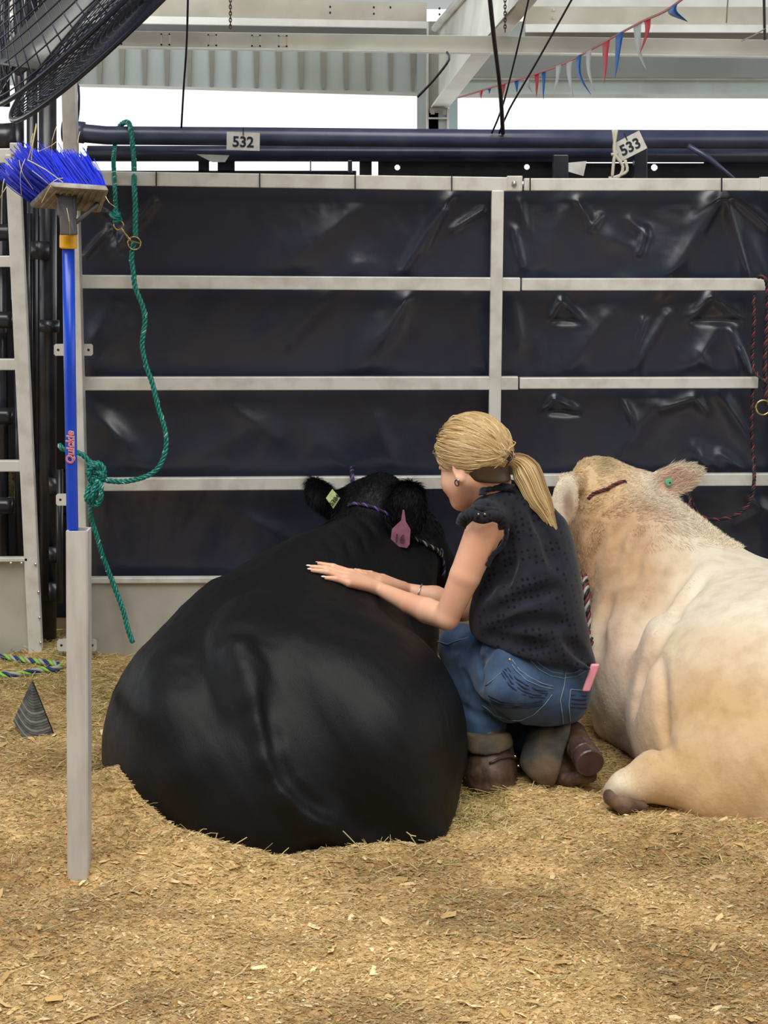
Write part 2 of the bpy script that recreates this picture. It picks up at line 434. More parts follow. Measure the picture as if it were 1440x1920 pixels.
def fur(p, q, n, flow, length, width, dens=None, colf=None, lift=0.35, jit=0.35, seed=1, root=0.0):
    """triangular hairs on a quad mesh. flow(P)->dir, length(P)->m, dens(P,N)->0..1"""
    r = np.random.default_rng(seed); N = vnormals(p, q)
    c = p[q].mean(1); area = np.linalg.norm(np.cross(p[q[:, 2]] - p[q[:, 0]], p[q[:, 3]] - p[q[:, 1]]), axis=1)
    fnrm = N[q].mean(1); w = area * (dens(c, fnrm) if dens else 1); w = w / w.sum()
    idx = r.choice(len(q), n, p=w); uv = r.random((n, 2))
    a = p[q[idx, 0]]; b = p[q[idx, 1]]; d = p[q[idx, 3]]; e = p[q[idx, 2]]
    o = (a * (1 - uv[:, :1]) + b * uv[:, :1]) * (1 - uv[:, 1:]) + (d * (1 - uv[:, :1]) + e * uv[:, :1]) * uv[:, 1:]
    nn = N[q[idx, 0]]; fl = flow(o) + r.normal(0, jit, (n, 3)); fl -= nn * (fl * nn).sum(1)[:, None]
    fl /= np.linalg.norm(fl, axis=1)[:, None] + 1e-9
    Ls = (length(o) if callable(length) else np.full(n, length)) * r.uniform(0.6, 1.25, n)
    lf = lift * r.uniform(0.4, 1.4, n)
    dr = fl * (1 - lf)[:, None] + nn * lf[:, None]; dr /= np.linalg.norm(dr, axis=1)[:, None]
    side = np.cross(dr, nn + r.normal(0, .6, (n, 3))); side /= np.linalg.norm(side, axis=1)[:, None] + 1e-9
    W = width * r.uniform(0.7, 1.3, n)
    base = o - nn * 0.002; mid = base + dr * (Ls * 0.55)[:, None]; tip = mid + (dr * 0.6 + fl * 0.4) * (Ls * 0.45)[:, None]
    V = np.stack([base - side * W[:, None] / 2, base + side * W[:, None] / 2, mid + side * W[:, None] * .4, tip, mid - side * W[:, None] * .4], 1).reshape(-1, 3)
    i = np.arange(n)[:, None] * 5
    T = np.concatenate([i + [0, 1, 2], i + [0, 2, 4], i + [4, 2, 3]], 0)
    col = None
    if colf is not None: col = np.repeat(colf(o) * r.uniform(0.88, 1.1, (n, 1)), 5, axis=0)
    return np_mesh('hair', V, T, col, True)
# ================================================================== SETTING
W = 5.08          # ground distance of the back fence
def pslab(pts, thick, d=None):
    """pts: (px,py[,d]) polygon -> slab going back by thick"""
    q = [P(p[0], p[1], p[2] if len(p) > 2 else d) for p in pts]; return q, A3(0, thick, 0)
def ps(mb, pts, thick, d=None): q, t = pslab(pts, thick, d); return mb.slab(q, t)

def ground(x, y):
    x = np.asarray(x, float); y = np.asarray(y, float)
    z = 0.075 * fbm(x * 2.1 + 5, y * 2.6, 3, 3) + 0.035 * fbm(x * 9, y * 11, 11, 3) + 0.016 * fbm(x * 34, y * 46, 17, 3)
    e = np.sqrt(((x + 0.24) / 0.50) ** 2 + ((y - 3.98) / 0.60) ** 2)
    z = z + 0.035 * np.exp(-((e - 1.05) / 0.12) ** 2) * (y < 4.1) * np.clip(.6 - x * 3, 0, 1)
    z = z + 0.10 * np.exp(-(((x + 0.66) / 0.13) ** 2 + ((y - 3.62) / 0.11) ** 2)) - 0.03 * np.exp(-(e / .8) ** 4)
    z = z + 0.05 * np.exp(-(((x + 0.93) / 0.3) ** 2 + ((y - 3.75) / 0.28) ** 2))
    z = z + 0.03 * np.exp(-(((x - 0.75) / 0.4) ** 2 + ((y - 3.5) / 0.1) ** 2))
    z = z - 0.045 * np.exp(-(((x + 0.70) / 0.07) ** 2 + ((y - 3.31) / 0.05) ** 2))
    return z

# bedding floor
xs = np.arange(-1.75, 1.76, 0.0085); ys = np.arange(2.45, 5.5, 0.0085)
X, Y = np.meshgrid(xs, ys); nx, ny = len(xs), len(ys)
V = np.stack([X.ravel(), Y.ravel(), ground(X, Y).ravel()], 1)
i = (np.arange(ny - 1)[:, None] * nx + np.arange(nx - 1)[None]).ravel()
Q = np.stack([i, i + 1, i + 1 + nx, i + nx], 1)
tone = fbm(X * 3.3, Y * 4.5, 31, 4).ravel()[:, None]; fine = fbm(X * 45, Y * 70, 41, 3).ravel()[:, None]
base = np.array(lin((224, 192, 138))[:3]); dark = np.array(lin((158, 118, 74))[:3]); hayc = np.array(lin((178, 162, 112))[:3])
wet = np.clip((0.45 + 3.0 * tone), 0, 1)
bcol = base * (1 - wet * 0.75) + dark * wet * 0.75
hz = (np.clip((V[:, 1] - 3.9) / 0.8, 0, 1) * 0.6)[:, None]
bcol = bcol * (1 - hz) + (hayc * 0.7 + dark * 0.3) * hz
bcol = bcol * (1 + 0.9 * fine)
M['bedding'] = mat('sawdust_bedding', (200, 160, 100), 0.95, c2=(0.60, 0.53, 0.42, 1), scale=110, detail=7, lo=.42, hi=.66, attr='Col', stretch=(.55, 1, 1), bump=(200, 1.0, 0.007), spec=0.15)
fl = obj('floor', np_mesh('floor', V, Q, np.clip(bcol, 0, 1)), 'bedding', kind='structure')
fl2 = MB()
for x0, x1, y0, y1 in ((-14, 14, -9, 2.45), (-14, -1.75, 2.45, 5.5), (1.75, 14, 2.45, 5.5), (-14, 14, 5.5, 21)):
    fl2.slab([A3(x0, y0, -.01), A3(x0, y1, -.01), A3(x1, y1, -.01), A3(x1, y0, -.01)], (0, 0, -0.05))
M['dull_brown'] = mat('barn_dirt', (150, 126, 92), 0.95, 0, (120, 98, 70), 3, 6)
obj('barn_ground', fl2, 'dull_brown', parent=fl)

# roof, far wall and steel seen above the stalls
r = MB(); r.slab([A3(-14, -9, 5.6), A3(14, -9, 5.6), A3(14, 13, 5.6), A3(-14, 13, 5.6)], (0, 0, 0.1))
r.slab([A3(-14, 13, 5.6), A3(14, 13, 5.6), A3(14, 22, 4.25), A3(-14, 22, 4.25)], (0, 0, 0.1))
obj('ceiling', r, 'roof', kind='structure')
r = MB(); r.slab([A3(-14, -9, 0), A3(14, -9, 0), A3(14, -9, 5.6), A3(-14, -9, 5.6)], (0, -0.1, 0))
obj('wall_front', r, mat('dim_wall', (120, 120, 122), 0.8), kind='structure')

wb = MB()
ps(wb, [(-400, 150, 19.0), (-400, 40, 19.0), (783, 40, 21.2), (783, 178, 21.2)], 0.04)
ps(wb, [(783, 178, 21.2), (783, 40, 21.2), (2000, 40, 21.6), (2000, 183, 21.6)], 0.04)
wall = obj('wall_back', wb, 'siding', kind='structure')
ps(MB(), [(0, 0, 1)] * 3, 1)
_A, _B = P(-400, 110, 19.0), P(783, 110, 21.2)
def rib(x, y0, y1, d, w=5):
    if d is None:
        k = P(x, 120, 1)[0]; dx, dy = _B[0] - _A[0], _B[1] - _A[1]; d = _A[1] + dy * (k * _A[1] - _A[0]) / (dx - k * dy) - .02
    m = MB(); a, b = P(x - w, y0, d), P(x + w, y0, d); c, e = P(x + w * .6, y1 + 0, d), P(x - w * .6, y1, d)
    m.slab([a, b, c, e], (0, -0.03, 0)); obj('rib', m, 'rib', wall)
for k in range(-3, 15):
    x = 188 + 42 * k - 0.12 * max(k, 0)
    rib(x, 84, 158 + 0.02 * (x - 150), None)
for k in range(15): rib(905 + 38.5 * k, 151, 174, 21.35 + .0003 * 38 * k)
m = MB(); ps(m, [(-400, 147, 18.9), (-400, 143, 18.9), (783, 174, 21.1), (783, 180, 21.1)], 0.08)
ps(m, [(858, 176, 21.1), (858, 183, 21.1), (2000, 186, 21.5), (2000, 178, 21.5)], 0.08)
ps(m, [(862, 144, 21.1), (862, 148.5, 21.1), (2000, 151, 21.5), (2000, 146, 21.5)], 0.08)
obj('drip_edge', m, 'beam_white', wall)
m = MB(); ps(m, [(862, 95, 21.05), (862, 144, 21.05), (2000, 146, 21.4), (2000, 97, 21.4)], 0.05)
obj('upper_panel', m, mat('grey_panel', (176, 184, 184), 0.5, 0, (164, 170, 168), .6), wall)

tn = [0]
def trim(m, mt, **k):
    tn[0] += 1; return obj('trim_%d' % tn[0], m, mt, kind='structure', **k)
# layered purlins, left bay and right bay
def beam(x0, a0, b0, x1, a1, b1, d0, d1, th, mt):
    m = MB(); ps(m, [(x0, a0, d0), (x0, b0, d0), (x1, b1, d1), (x1, a1, d1)], th); return trim(m, mt, bevel=0.004)
bp_ = beam(-200, -14, 22, 800, 5, 41, 16.5, 18.5, .06, 'beam')
beam(-200, 21, 37, 800, 40, 53, 16.4, 18.4, .05, 'beam_white')
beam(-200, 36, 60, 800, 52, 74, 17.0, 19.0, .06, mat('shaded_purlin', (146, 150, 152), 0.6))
beam(1000, -14, 13, 2000, -12, 15, 19, 19.4, .06, 'beam_white')
bp2 = beam(985, 12, 46, 2000, 14, 48, 18.6, 19, .06, 'beam')
beam(985, 45, 60, 2000, 48, 62, 18.5, 18.9, .05, 'beam_white')
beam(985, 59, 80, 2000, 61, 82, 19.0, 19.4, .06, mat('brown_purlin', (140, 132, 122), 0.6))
beam(-200, -60, -13, 2000, -50, -1, 19.5, 20, .1, 'beam_white')
# bolts on the purlin faces
for px, py in ((619, 13), (619, 24), (701, 14), (701, 26), (732, 14), (824, 16), (824, 27)):
    c = P(px, py, 17.9); obj('bolt', MB().ell(c, (.012, .03, .014), nu=8, nv=5), 'tie', bp_)
for px, py in ((1038, 19), (1038, 34)):
    c = P(px, py, 18.6); obj('bolt', MB().ell(c, (.012, .03, .016), nu=8, nv=5), 'card', bp2)
# long hanging cross beam
cross = beam(-260, 51, 79, 1700, 78, 108, 15.0, 15.3, .1, mat('crossbeam_steel', (186, 180, 164), 0.6, 0, (140, 134, 124), 0.55, 4, 0.42, 0.6))
m = MB(); ps(m, [(-260, 79, 14.95), (-260, 82, 14.95), (1700, 111, 15.25), (1700, 108, 15.25)], .14); obj('flange', m, 'beam_white', cross)
for px, s in ((220, 0), (310, 0), (398, 0), (480, 0), (530, 1)):
    yc = 72.5 + (px - 220) * 0.0143; m = MB()
    for a, b, c, d in ((px - 9, yc - 11, px - 6, yc + 11), (px + 6, yc - 11, px + 9, yc + 11), (px - 9, yc - 11, px + 9, yc - 8.5), (px - 9, yc + 8.5, px + 9, yc + 11)):
        ps(m, [(a, b, 14.93), (a, d, 14.93), (c, d, 14.93), (c, b, 14.93)], .03)
    obj('knockout', m, 'beam', cross)
# steel column and tapered rafter
m = MB(); ps(m, [(803, 96, 20.7), (803, 250, 20.7), (822, 250, 20.7), (822, 40, 20.7), (806, 40, 20.7)], .03)
col = trim(m, mat('column_web', (164, 162, 150), 0.6, 0, (150, 146, 134), 2))
m = MB(); ps(m, [(782, 90, 21), (782, 250, 21), (800, 250, 21), (800, 90, 21)], .05); obj('side_plate', m, mat('column_side', (178, 184, 182), .6), col)
m = MB(); ps(m, [(800, 40, 20.65), (800, 252, 20.65), (803.5, 252, 20.65), (803.5, 40, 20.65)], .25); obj('flange', m, 'beam_white', col)
m = MB(); ps(m, [(838, 203, 20.65), (838, 252, 20.65), (842, 252, 20.65), (842, 203, 20.65)], .25)
ps(m, [(803, 220, 20.6), (803, 223, 20.6), (838, 223, 20.6), (838, 220, 20.6)], .1); obj('flange', m, 'beam_white', col)
m = MB(); ps(m, [(804, 205, 20.7), (804, 252, 20.7), (838, 252, 20.7), (838, 205, 20.7)], .03); obj('lower_web', m, mat('column_lower', (172, 182, 186), .6), col)
m = MB(); ps(m, [(842, 170, 20.9), (842, 252, 20.9), (858, 252, 20.9), (858, 170, 20.9)], .04); obj('side_plate', m, mat('column_light', (188, 204, 214), .6), col)
m = MB(); ps(m, [(806, 203, 20.5), (806, 211, 20.5), (836, 211, 20.5), (836, 203, 20.5)], .08)
for x in (808, 830): ps(m, [(x, 206, 20.4), (x, 214, 20.4), (x + 7, 214, 20.4), (x + 7, 206, 20.4)], .06)
obj('base_clip', m, mat('clip_steel', (150, 146, 140), .5), col)
m = MB(); m.slab([P(822, 190, 20.6), P(823, 53, 20.6), P(868, 0, 18), P(905, -40, 16.5), P(1005, -40, 12.8), P(975, 0, 14), P(884, 101, 16.7)], (0.02, 0, 0))
raf = trim(m, 'beam_white')
m = MB(); m.slab([P(806, 206, 20.8), P(838, 206, 20.8), P(922, 101, 16.7), P(1008, 0, 14), P(1040, -40, 13), P(1003, -40, 12.8), P(973, 0, 14), P(884, 101, 16.7)], (0, 0.01, 0.03))
obj('lower_flange', m, 'beam_white', raf)
m = MB(); m.tube([P(815, 53, 20.5), P(862, 0, 18), P(896, -40, 16.5)], .045, 8); obj('upper_flange', m, 'beam_white', raf)
# hung chains, rods and cables
def hang(name, pts, r, mt, label, cat, group=None, seg=7):
    return obj(name, MB().tube(smooth_path(pts, .05), r, seg), mt, None, label, cat, group, smooth=True)
hang('hanger_rod', [P(915, -40, 4.75), P(925, 60, 4.85), P(938, 170, 5.15), P(943, 250, 5.38)], [0.0085] * 1 and 0.0072, 'cable', 'thick dark rod slanting down to the top pipe right of the steel column', 'rod')
hang('cable', [P(1000, -40, 4.9), P(968, 100, 5.1), P(942, 200, 5.3), P(922, 250, 5.38)], 0.0032, 'cable', 'thin black cable just right of the thick slanting rod', 'cable')
hang('cable', [P(1094, -40, 4.9), P(1010, 110, 5.1), P(955, 205, 5.3), P(936, 250, 5.38)], 0.0034, 'cable', 'black cable slanting furthest right, crossing in front of the pennants', 'cable')
hang('cable', [P(353, -30, 5.0), P(350, 80, 5.15), P(344, 170, 5.3), P(340, 240, 5.38)], 0.0036, 'cable', 'single dark cable dropping to the top pipe left of placard 532', 'cable')
hang('cable', [P(838, 98, 15.0), P(842, 112, 14.9), P(815, 148, 14.9), P(783, 182, 14.95)], 0.012, 'cable', 'short curved black cable hanging from the cross beam by the column', 'cable')
hang('cable', [P(139, 152, 5.2), P(147, 162, 5.2), P(148, 200, 5.2), P(145, 228, 5.3)], 0.004, 'cable', 'looped black cable beside the tall grey post under the fan', 'cable')
def chain(px, y0, y1, d, label):
    t = thing('hanging_chain', label, 'chain', P(px, y1, d)); n = int((y1 - y0) / 6.2)
    for i in range(n):
        c = P(px, y0 + 6.2 * i, d); s = RP(1, px, y0, d); R = Matrix.Rotation(math.pi / 2 * (i % 2), 3, 'Z')
        pts = [c + np.array(R @ Vector((math.cos(a) * 2.3 * s, 0, math.sin(a) * 4.4 * s))) for a in np.linspace(0, 2 * math.pi, 9)[:-1]]
        obj('link', MB().tube(pts, 1.0 * s, 5, closed=True), mat_rust, t, smooth=True)
mat_rust = mat('rusty_chain', (96, 72, 60), 0.6, 0.4)
chain(432, -12, 60, 14.6, 'rusty chain hanging in front of the left roof beams')
chain(947, -12, 68, 14.6, 'dark chain hanging in front of the white rafter beside the thick rod')

# bunting
bt = thing('pennant_bunting', 'string of red, white and blue plastic pennants sagging under the roof', 'bunting', P(860, 183, 13))
def bpt(px): # string line
    k = [(859, 183), (925, 163), (1000, 140), (1060, 118), (1110, 92), (1160, 64), (1205, 40), (1245, 22), (1280, -2), (1330, -40)]
    y = np.interp(px, [a for a, b in k], [b for a, b in k]); d = np.interp(px, [859, 1330], [13, 8.0]); return P(px, y, d)
obj('cord', MB().tube(smooth_path([bpt(x) for x in (859, 925, 1000, 1060, 1110, 1160, 1205, 1245, 1280, 1330)], .05), .007, 6), 'pink_cord', bt, smooth=True)
flags = [(902, 8, 14, 'red', 1), (918, 7, 10, 'blue', 0), (944, 10, 22, 'red', 0), (969, 9, 24, 'blue', 2), (988, 10, 30, 'white', 14), (1007, 9, 44, 'red', 1), (1020, 8, 54, 'blue', 1), (1047, 10, 58, 'white', -12),
         (1068, 11, 66, 'white', 10), (1085, 10, 70, 'blue', 26), (1104, 10, 74, 'white', 14), (1137, 14, 76, 'red', -1), (1161, 15, 80, 'blue', -5), (1196, 15, 82, 'white', 20), (1215, 12, 62, 'red', -12), (1262, 20, 28, 'blue', 30)]
for fx, fw, fh, fm, lean in flags:
    c = bpt(fx); s = np.linalg.norm(bpt(fx + 1) - bpt(fx)) ; s = RP(1, fx, 100, np.interp(fx, [859, 1330], [13, 8.0]))
    a, b = bpt(fx - fw / 2) , bpt(fx + fw / 2); tip = c + A3(lean * s, 0.02, -fh * s); mb = MB(); n = 8; L = []; 
    for t in np.linspace(0, 1, n):
        wv = math.sin(t * 7 + fx) * .018 * (1 - t * .5); bend = A3(-lean * s * .35 * math.sin(math.pi * t), wv, 0)
        w0 = (1 - t) ** 0.9; ctr = c + (tip - c) * t + bend; L.append((ctr + (a - c) * w0, ctr + A3(0, .035 * w0, 0) * math.sin(fx), ctr + (b - c) * w0))
    vs = [v for r3 in L for v in r3]; fs = []
    for k in range(n - 1):
        for j in range(2): fs.append((k * 3 + j, k * 3 + j + 1, (k + 1) * 3 + j + 1, (k + 1) * 3 + j))
    mb.add(vs, fs); o = obj('pennant', mb, fm, bt, smooth=True); sol = o.modifiers.new('thick', 'SOLIDIFY'); sol.thickness = 0.002
hang('cable', [P(1366, -20, 12), P(1362, 43, 12)], 0.006, 'white_cord', 'short white string hanging at the top right by the roof beam', 'string')
t_ = thing('twisted_tie', 'white strip hanging at the right edge under the roof', 'strip', P(1434, 70, 9))
obj('strip', MB().tube([P(1390, 77, 9), P(1412, 67, 9), P(1436, 53, 9)], .009, 6, flat=.4), 'white', t_)
obj('cord', MB().tube([P(1432, -30, 9), P(1434, 75, 9)], .008, 6), 'cable', t_)

# ------------------------------------------------------------------ pipe framework behind the fence
pf = thing('pipe_framework', 'black steel pipe rails and posts running behind the tarp', 'pipe frame', P(90, 1190, 5.42))
PD = 5.42
def ppipe(name, pts, rpx, mt='pipe', d=PD, parent=pf, seg=20):
    q = [P(p[0], p[1], p[2] if len(p) > 2 else d) for p in pts]
    return obj(name, MB().tube(q, RP(rpx, pts[0][0], pts[0][1], d), seg), mt, parent, smooth=True)
ppipe('top_pipe', [(140, 247), (158, 250), (200, 254), (480, 256), (900, 260), (1560, 262)], 17)
ppipe('elbow', [(118, 246), (150, 248), (158, 249)], 20)
ppipe('lower_pipe', [(165, 288), (480, 288), (900, 289), (1560, 290)], 14.5, d=5.52)
ppipe('post', [(89, -60), (90, 1195)], 17, 'black_steel', d=5.3)
ppipe('post', [(60, -60), (61, 1195)], 10.5, 'black_steel', d=5.36)
ppipe('post', [(36, -60), (37, 470)], 9, 'black_steel', d=5.4)
ppipe('post', [(5, -60), (8, 200)], 11, 'black_steel', d=5.5)
for y0, y1, x, r_ in ((285, 330, 93, 20), (452, 486, 75, 18), (895, 925, 104, 13), (1025, 1052, 104, 13), (1092, 1124, 104, 13), (600, 622, 92, 19)):
    ppipe('clamp', [(x, y0), (x, y1)], r_, 'black_steel', d=5.27)
ppipe('hinge_rod', [(112, 880), (112, 1130)], 6, 'black_steel', d=5.24)
ppipe('hinge_rod', [(56, 400), (56, 860)], 5, 'black_steel', d=5.3)
# plates with bolt holes behind the fence top
pl = MB()
def plate(x0, y0, x1, y1, d=5.56): ps(pl, [(x0, y0, d), (x0, y1, d), (x1, y1, d), (x1, y0, d)], .008)
def plate_hole(x0, y0, x1, y1, hx, hy, r=5):
    plate(x0, y0, hx - r, y1); plate(hx + r, y0, x1, y1)
    plate(hx - r, y0, hx + r, hy - r); plate(hx - r, hy + r, hx + r, y1)
    for sx, sy in ((-1, -1), (1, -1), (-1, 1), (1, 1)):
        a = (hx + sx * r, hy + sy * r); ps(pl, [(a[0], a[1], 5.56), (a[0] - sx * r * .6, a[1], 5.56), (a[0], a[1] - sy * r * .6, 5.56)], .008)
plate(674, 298, 697, 340); plate_hole(709, 298, 860, 340, 745, 314); plate_hole(860, 298, 1095, 340, 988, 313); 
plate(1095, 306, 1150, 340); plate_hole(1150, 306, 1320, 340, 1227, 314, 6); plate(1320, 300, 1560, 340)
plate(168, 320, 668, 345); plate(372, 300, 392, 322); plate(408, 300, 440, 322)
obj('backing_plate', pl, 'black_steel', pf)
ps(MB(), [(0, 0, 1)] * 3, 1)
for x0, x1, y0, y1 in ((1038, 1066, 290, 336), (1190, 1214, 272, 336), (652, 660, 300, 324), (581, 583, 300, 322)):
    m = MB(); ps(m, [(x0, y0, 5.35), (x0, y1, 5.35), (x1, y1, 5.35), (x1, y0, 5.35)], .05); obj('stub_post', m, 'black_steel', pf, bevel=.003)
ppipe('brace', [(1290, 273), (1330, 297), (1375, 336)], 5, d=5.36)

# left black pipe gate
pg = thing('pipe_gate', 'black round pipe gate with capped rails at the far left', 'gate', P(12, 1200, 5.45))
def gpipe(name, pts, rpx, d): return ppipe(name, pts, rpx, 'black_steel', d, pg)
gpipe('rail', [(-250, 262), (10, 258), (32, 256)], 26, 5.4)
gpipe('upright', [(33, 230), (34, 320)], 11, 5.4)
for yy in (436, 600, 780, 948): 
    gpipe('rail', [(-250, yy), (14, yy), (24, yy + 1)], 16, 5.4)
gpipe('upright', [(2, 330), (8, 1190)], 10, 5.5); gpipe('upright', [(36, 620), (40, 1060)], 11, 5.5)
m = MB(); ps(m, [(-260, 962, 5.66), (-260, 1245, 5.66), (160, 1245, 5.66), (160, 962, 5.66)], .01); ps(m, [(-260, 300, 5.66), (-260, 885, 5.66), (160, 885, 5.66), (160, 300, 5.66)], .01); ps(m, [(30, 880, 5.66), (30, 965, 5.66), (160, 965, 5.66), (160, 880, 5.66)], .01); obj('sheet', m, 'tie', pg)
obj('teal_wrap', MB().tube([P(27, 532, 5.28), P(27, 562, 5.28)], RP(6.5, 27, 540, 5.28), 12), 'teal', pg, 'teal tape wrap on pipe')

# left aluminium gate
ag = thing('aluminium_gate', 'grey aluminium gate end with a solid lower sheet at the left edge', 'gate', P(70, 1225, 5.1))
GD = 5.12
def gbar(name, x0, y0, x1, y1, wpx, parent=ag, d=GD, th=.028, mt='alu', bev=.003):
    a, b = P(x0, y0, d), P(x1, y1, d); return obj(name, MB().bar(a, b, RP(wpx, x0, y0, d), th), mt, parent, bevel=bev)
gbar('upright', 24, 290, 68, 1232, 27)
gbar('rail', -260, 294, 36, 292, 27, d=5.13); gbar('rail_cap', 20, 279, 40, 279, 22, d=5.11)
for y, x in ((490, 26), (683, 38), (873, 47)): gbar('rail', -260, y, x, y, 21, d=5.14)
gbar('rail', -260, 1050, 54, 1048, 8, d=5.12)
m = MB(); ps(m, [(-260, 1052, 5.135), (-260, 1240, 5.135), (70, 1240, 5.135), (62, 1052, 5.135)], .006); obj('sheet', m, 'alu_sheet', ag)
for x, y in ((72, 1110), (74, 1158), (76, 1205), (20, 1056), (66, 1058), (40, 1056)): obj('rivet', MB().ell(P(x, y, 5.1), (.005, .004, .005), nu=8, nv=5), 'steel', ag)
hb = thing('hay_bale', 'hay bale glimpsed through the far left gate', 'hay bale', P(0, 1000, 5.8))
m = MB(); c = P(-20, 915, 6.1); m.box(c, A3(.22, 0, 0), A3(0, .2, 0), A3(0, 0, .1)); obj('bale', m, mat('baled_hay', (186, 170, 116), .9, 0, (120, 104, 62), 45, 6, bump=(60, 1, .02)), hb, bevel=.02)

# ------------------------------------------------------------------ back fence panels
f1 = thing('fence_panel', 'pale aluminium stall fence panel behind the black cow, left of the upright', 'fence', P(560, 1235, W))
def fbar(par, name, x0, y0, x1, y1, wpx, d=W, th=.03): return gbar(name, x0, y0, x1, y1, wpx, par, d, th)
fbar(f1, 'rail', 164, 334, 978, 346, 26)
fbar(f1, 'rail', 149, 528, 975, 533, 25); fbar(f1, 'rail', 154, 719, 971, 718, 25); fbar(f1, 'rail', 160, 908, 975, 903, 24); fbar(f1, 'rail', 160, 1087, 960, 1085, 11)
fbar(f1, 'upright', 933, 357, 927, 800, 23, d=W - .004); fbar(f1, 'upright', 927, 800, 922, 1235, 23, d=W - .004)
m = MB(); ps(m, [(160, 1088, W), (160, 1260, W), (955, 1260, W), (955, 1088, W)], .006); obj('kick_sheet', m, 'alu_sheet', f1)
f2 = thing('fence_panel', 'pale aluminium stall fence panel behind the cream cow, right of the upright', 'fence', P(1200, 1235, W))
fbar(f2, 'rail', 982, 346, 1560, 346, 23, d=W); fbar(f2, 'rail', 978, 533, 1434, 533, 23, d=W); fbar(f2, 'rail', 974, 718, 1420, 717, 21, d=W); fbar(f2, 'rail', 978, 900, 1560, 898, 23, d=W)
fbar(f1, 'rail_sleeve', 950, 344, 979, 344, 28, d=W - .003); fbar(f2, 'rail_sleeve', 1424, 345, 1450, 345, 26, d=W - .014)
m = MB(); ps(m, [(982, 1088, W), (982, 1260, W), (1560, 1260, W), (1560, 1088, W)], .006); obj('kick_sheet', m, 'alu_sheet', f2)
fbar(f2, 'rail', 982, 1087, 1560, 1085, 11)
obj('corner_bolt', MB().ell(P(964, 344, W - .024), (.009, .006, .009), nu=10, nv=6), 'steel', f1)
fbar(f2, 'upright', 1462, 346, 1464, 1235, 23)

# wrinkled tarp
folds = [  # x0,y0,x1,y1,width px,height mm (raised creases)
    (845, 368, 758, 505, 13, 17), (835, 395, 800, 470, 6, 8), (905, 394, 846, 432, 6, 10), (655, 400, 560, 480, 30, 16), (665, 500, 540, 640, 26, 12),
    (770, 545, 670, 690, 32, 17), (760, 560, 720, 640, 12, 10), (880, 560, 910, 700, 22, 9), (480, 640, 560, 565, 26, 8), (165, 690, 240, 620, 30, 12), (170, 640, 215, 580, 22, 9),
    (170, 770, 265, 870, 34, 16), (200, 790, 240, 830, 14, 8), (690, 755, 730, 860, 26, 10), (430, 760, 520, 820, 22, 7), (150, 388, 205, 400, 5, 11), (160, 480, 206, 428, 5, 12), (213, 468, 290, 378, 9, 11), (203, 398, 225, 470, 10, -9),
    (200, 930, 240, 1060, 30, 10), (420, 950, 560, 1020, 18, 6), (300, 880, 480, 800, 40, 8), (350, 660, 420, 560, 36, 7), (560, 800, 640, 870, 30, 8),
    (1082, 378, 1108, 425, 9, 15), (1108, 425, 1125, 405, 6, 10), (1050, 400, 1020, 490, 24, 9), (1210, 430, 1198, 475, 7, 15), (1180, 415, 1210, 440, 12, 10), (1120, 440, 1200, 470, 20, 8),
    (1353, 358, 1240, 540, 16, 18), (1353, 358, 1318, 430, 6, 10), (1353, 358, 1402, 525, 7, 14), (1356, 358, 1440, 425, 8, 16), (1356, 356, 1430, 520, 18, 10), (1353, 360, 1290, 420, 14, 9),
    (1290, 600, 1332, 556, 9, 14), (1332, 556, 1392, 600, 9, 14), (1290, 601, 1392, 602, 6, -10), (1034, 598, 1052, 565, 8, 12), (1052, 565, 1090, 600, 8, 12), (1034, 602, 1090, 603, 5, -9),
    (1190, 690, 1248, 590, 10, 15), (1205, 600, 1190, 660, 7, 9), (1130, 600, 1070, 690, 22, 12), (1250, 560, 1200, 690, 18, -9), (1300, 680, 1340, 620, 18, 10), (1370, 620, 1400, 700, 5, 15), (1385, 655, 1402, 702, 5, 12), (1325, 690, 1310, 660, 12, 9),
    (1022, 770, 1040, 748, 7, 14), (1040, 748, 1080, 768, 7, 11), (1022, 773, 1085, 776, 5, -9), (1170, 755, 1185, 790, 8, 10), (1160, 850, 1230, 750, 24, 12), (1240, 765, 1300, 745, 12, 12), (1300, 745, 1320, 770, 10, 8), (1345, 735, 1410, 830, 14, 12), (1300, 840, 1350, 880, 20, 18), (1310, 860, 1330, 885, 7, 12), (1350, 850, 1390, 880, 10, 10),
    (1300, 930, 1340, 925, 22, 8), (1400, 930, 1440, 960, 12, 10), (1380, 980, 1420, 960, 12, 8), (1010, 640, 1020, 700, 18, 8), (960, 560, 975, 640, 14, 10), (985, 430, 975, 380, 10, 10), (965, 430, 980, 500, 8, 10)]
tx = np.arange(147, 1570, 4.0); ty = np.arange(345, 1100, 4.0)
TX, TY = np.meshgrid(tx, ty)
H = 12 * fbm(TX / 170, TY / 210, 5, 3) + 26 * fbm((TX + TY * .55) / 120, (TY - TX * .2) / 420, 8, 2) * np.clip((TX - 200) / 900, .25, 1) + 3 * fbm(TX / 30, TY / 34, 6, 3)
for x0, y0, x1, y1, w, h in folds:
    dx, dy = x1 - x0, y1 - y0; L2 = dx * dx + dy * dy
    t = ((TX - x0) * dx + (TY - y0) * dy) / L2; tc_ = np.clip(t, 0, 1)
    dist = np.sqrt((TX - x0 - tc_ * dx) ** 2 + (TY - y0 - tc_ * dy) ** 2)
    H += h * np.exp(-(dist / w) ** 1.6) * (0.65 + 0.35 * np.sin(math.pi * tc_))
H = np.clip(H * 1.35, -22, 42)
edge = np.clip((TY - 345) / 30, 0, 1); H = H * (0.25 + 0.75 * edge)
for yr in (531, 718, 903): H = H * (1 - 0.45 * np.exp(-((TY - yr) / 20) ** 2))
zz = P(700, 345, 5.16)[2]
wx = np.empty_like(TX); wz = np.empty_like(TX); wy = 5.165 - H / 1000.0
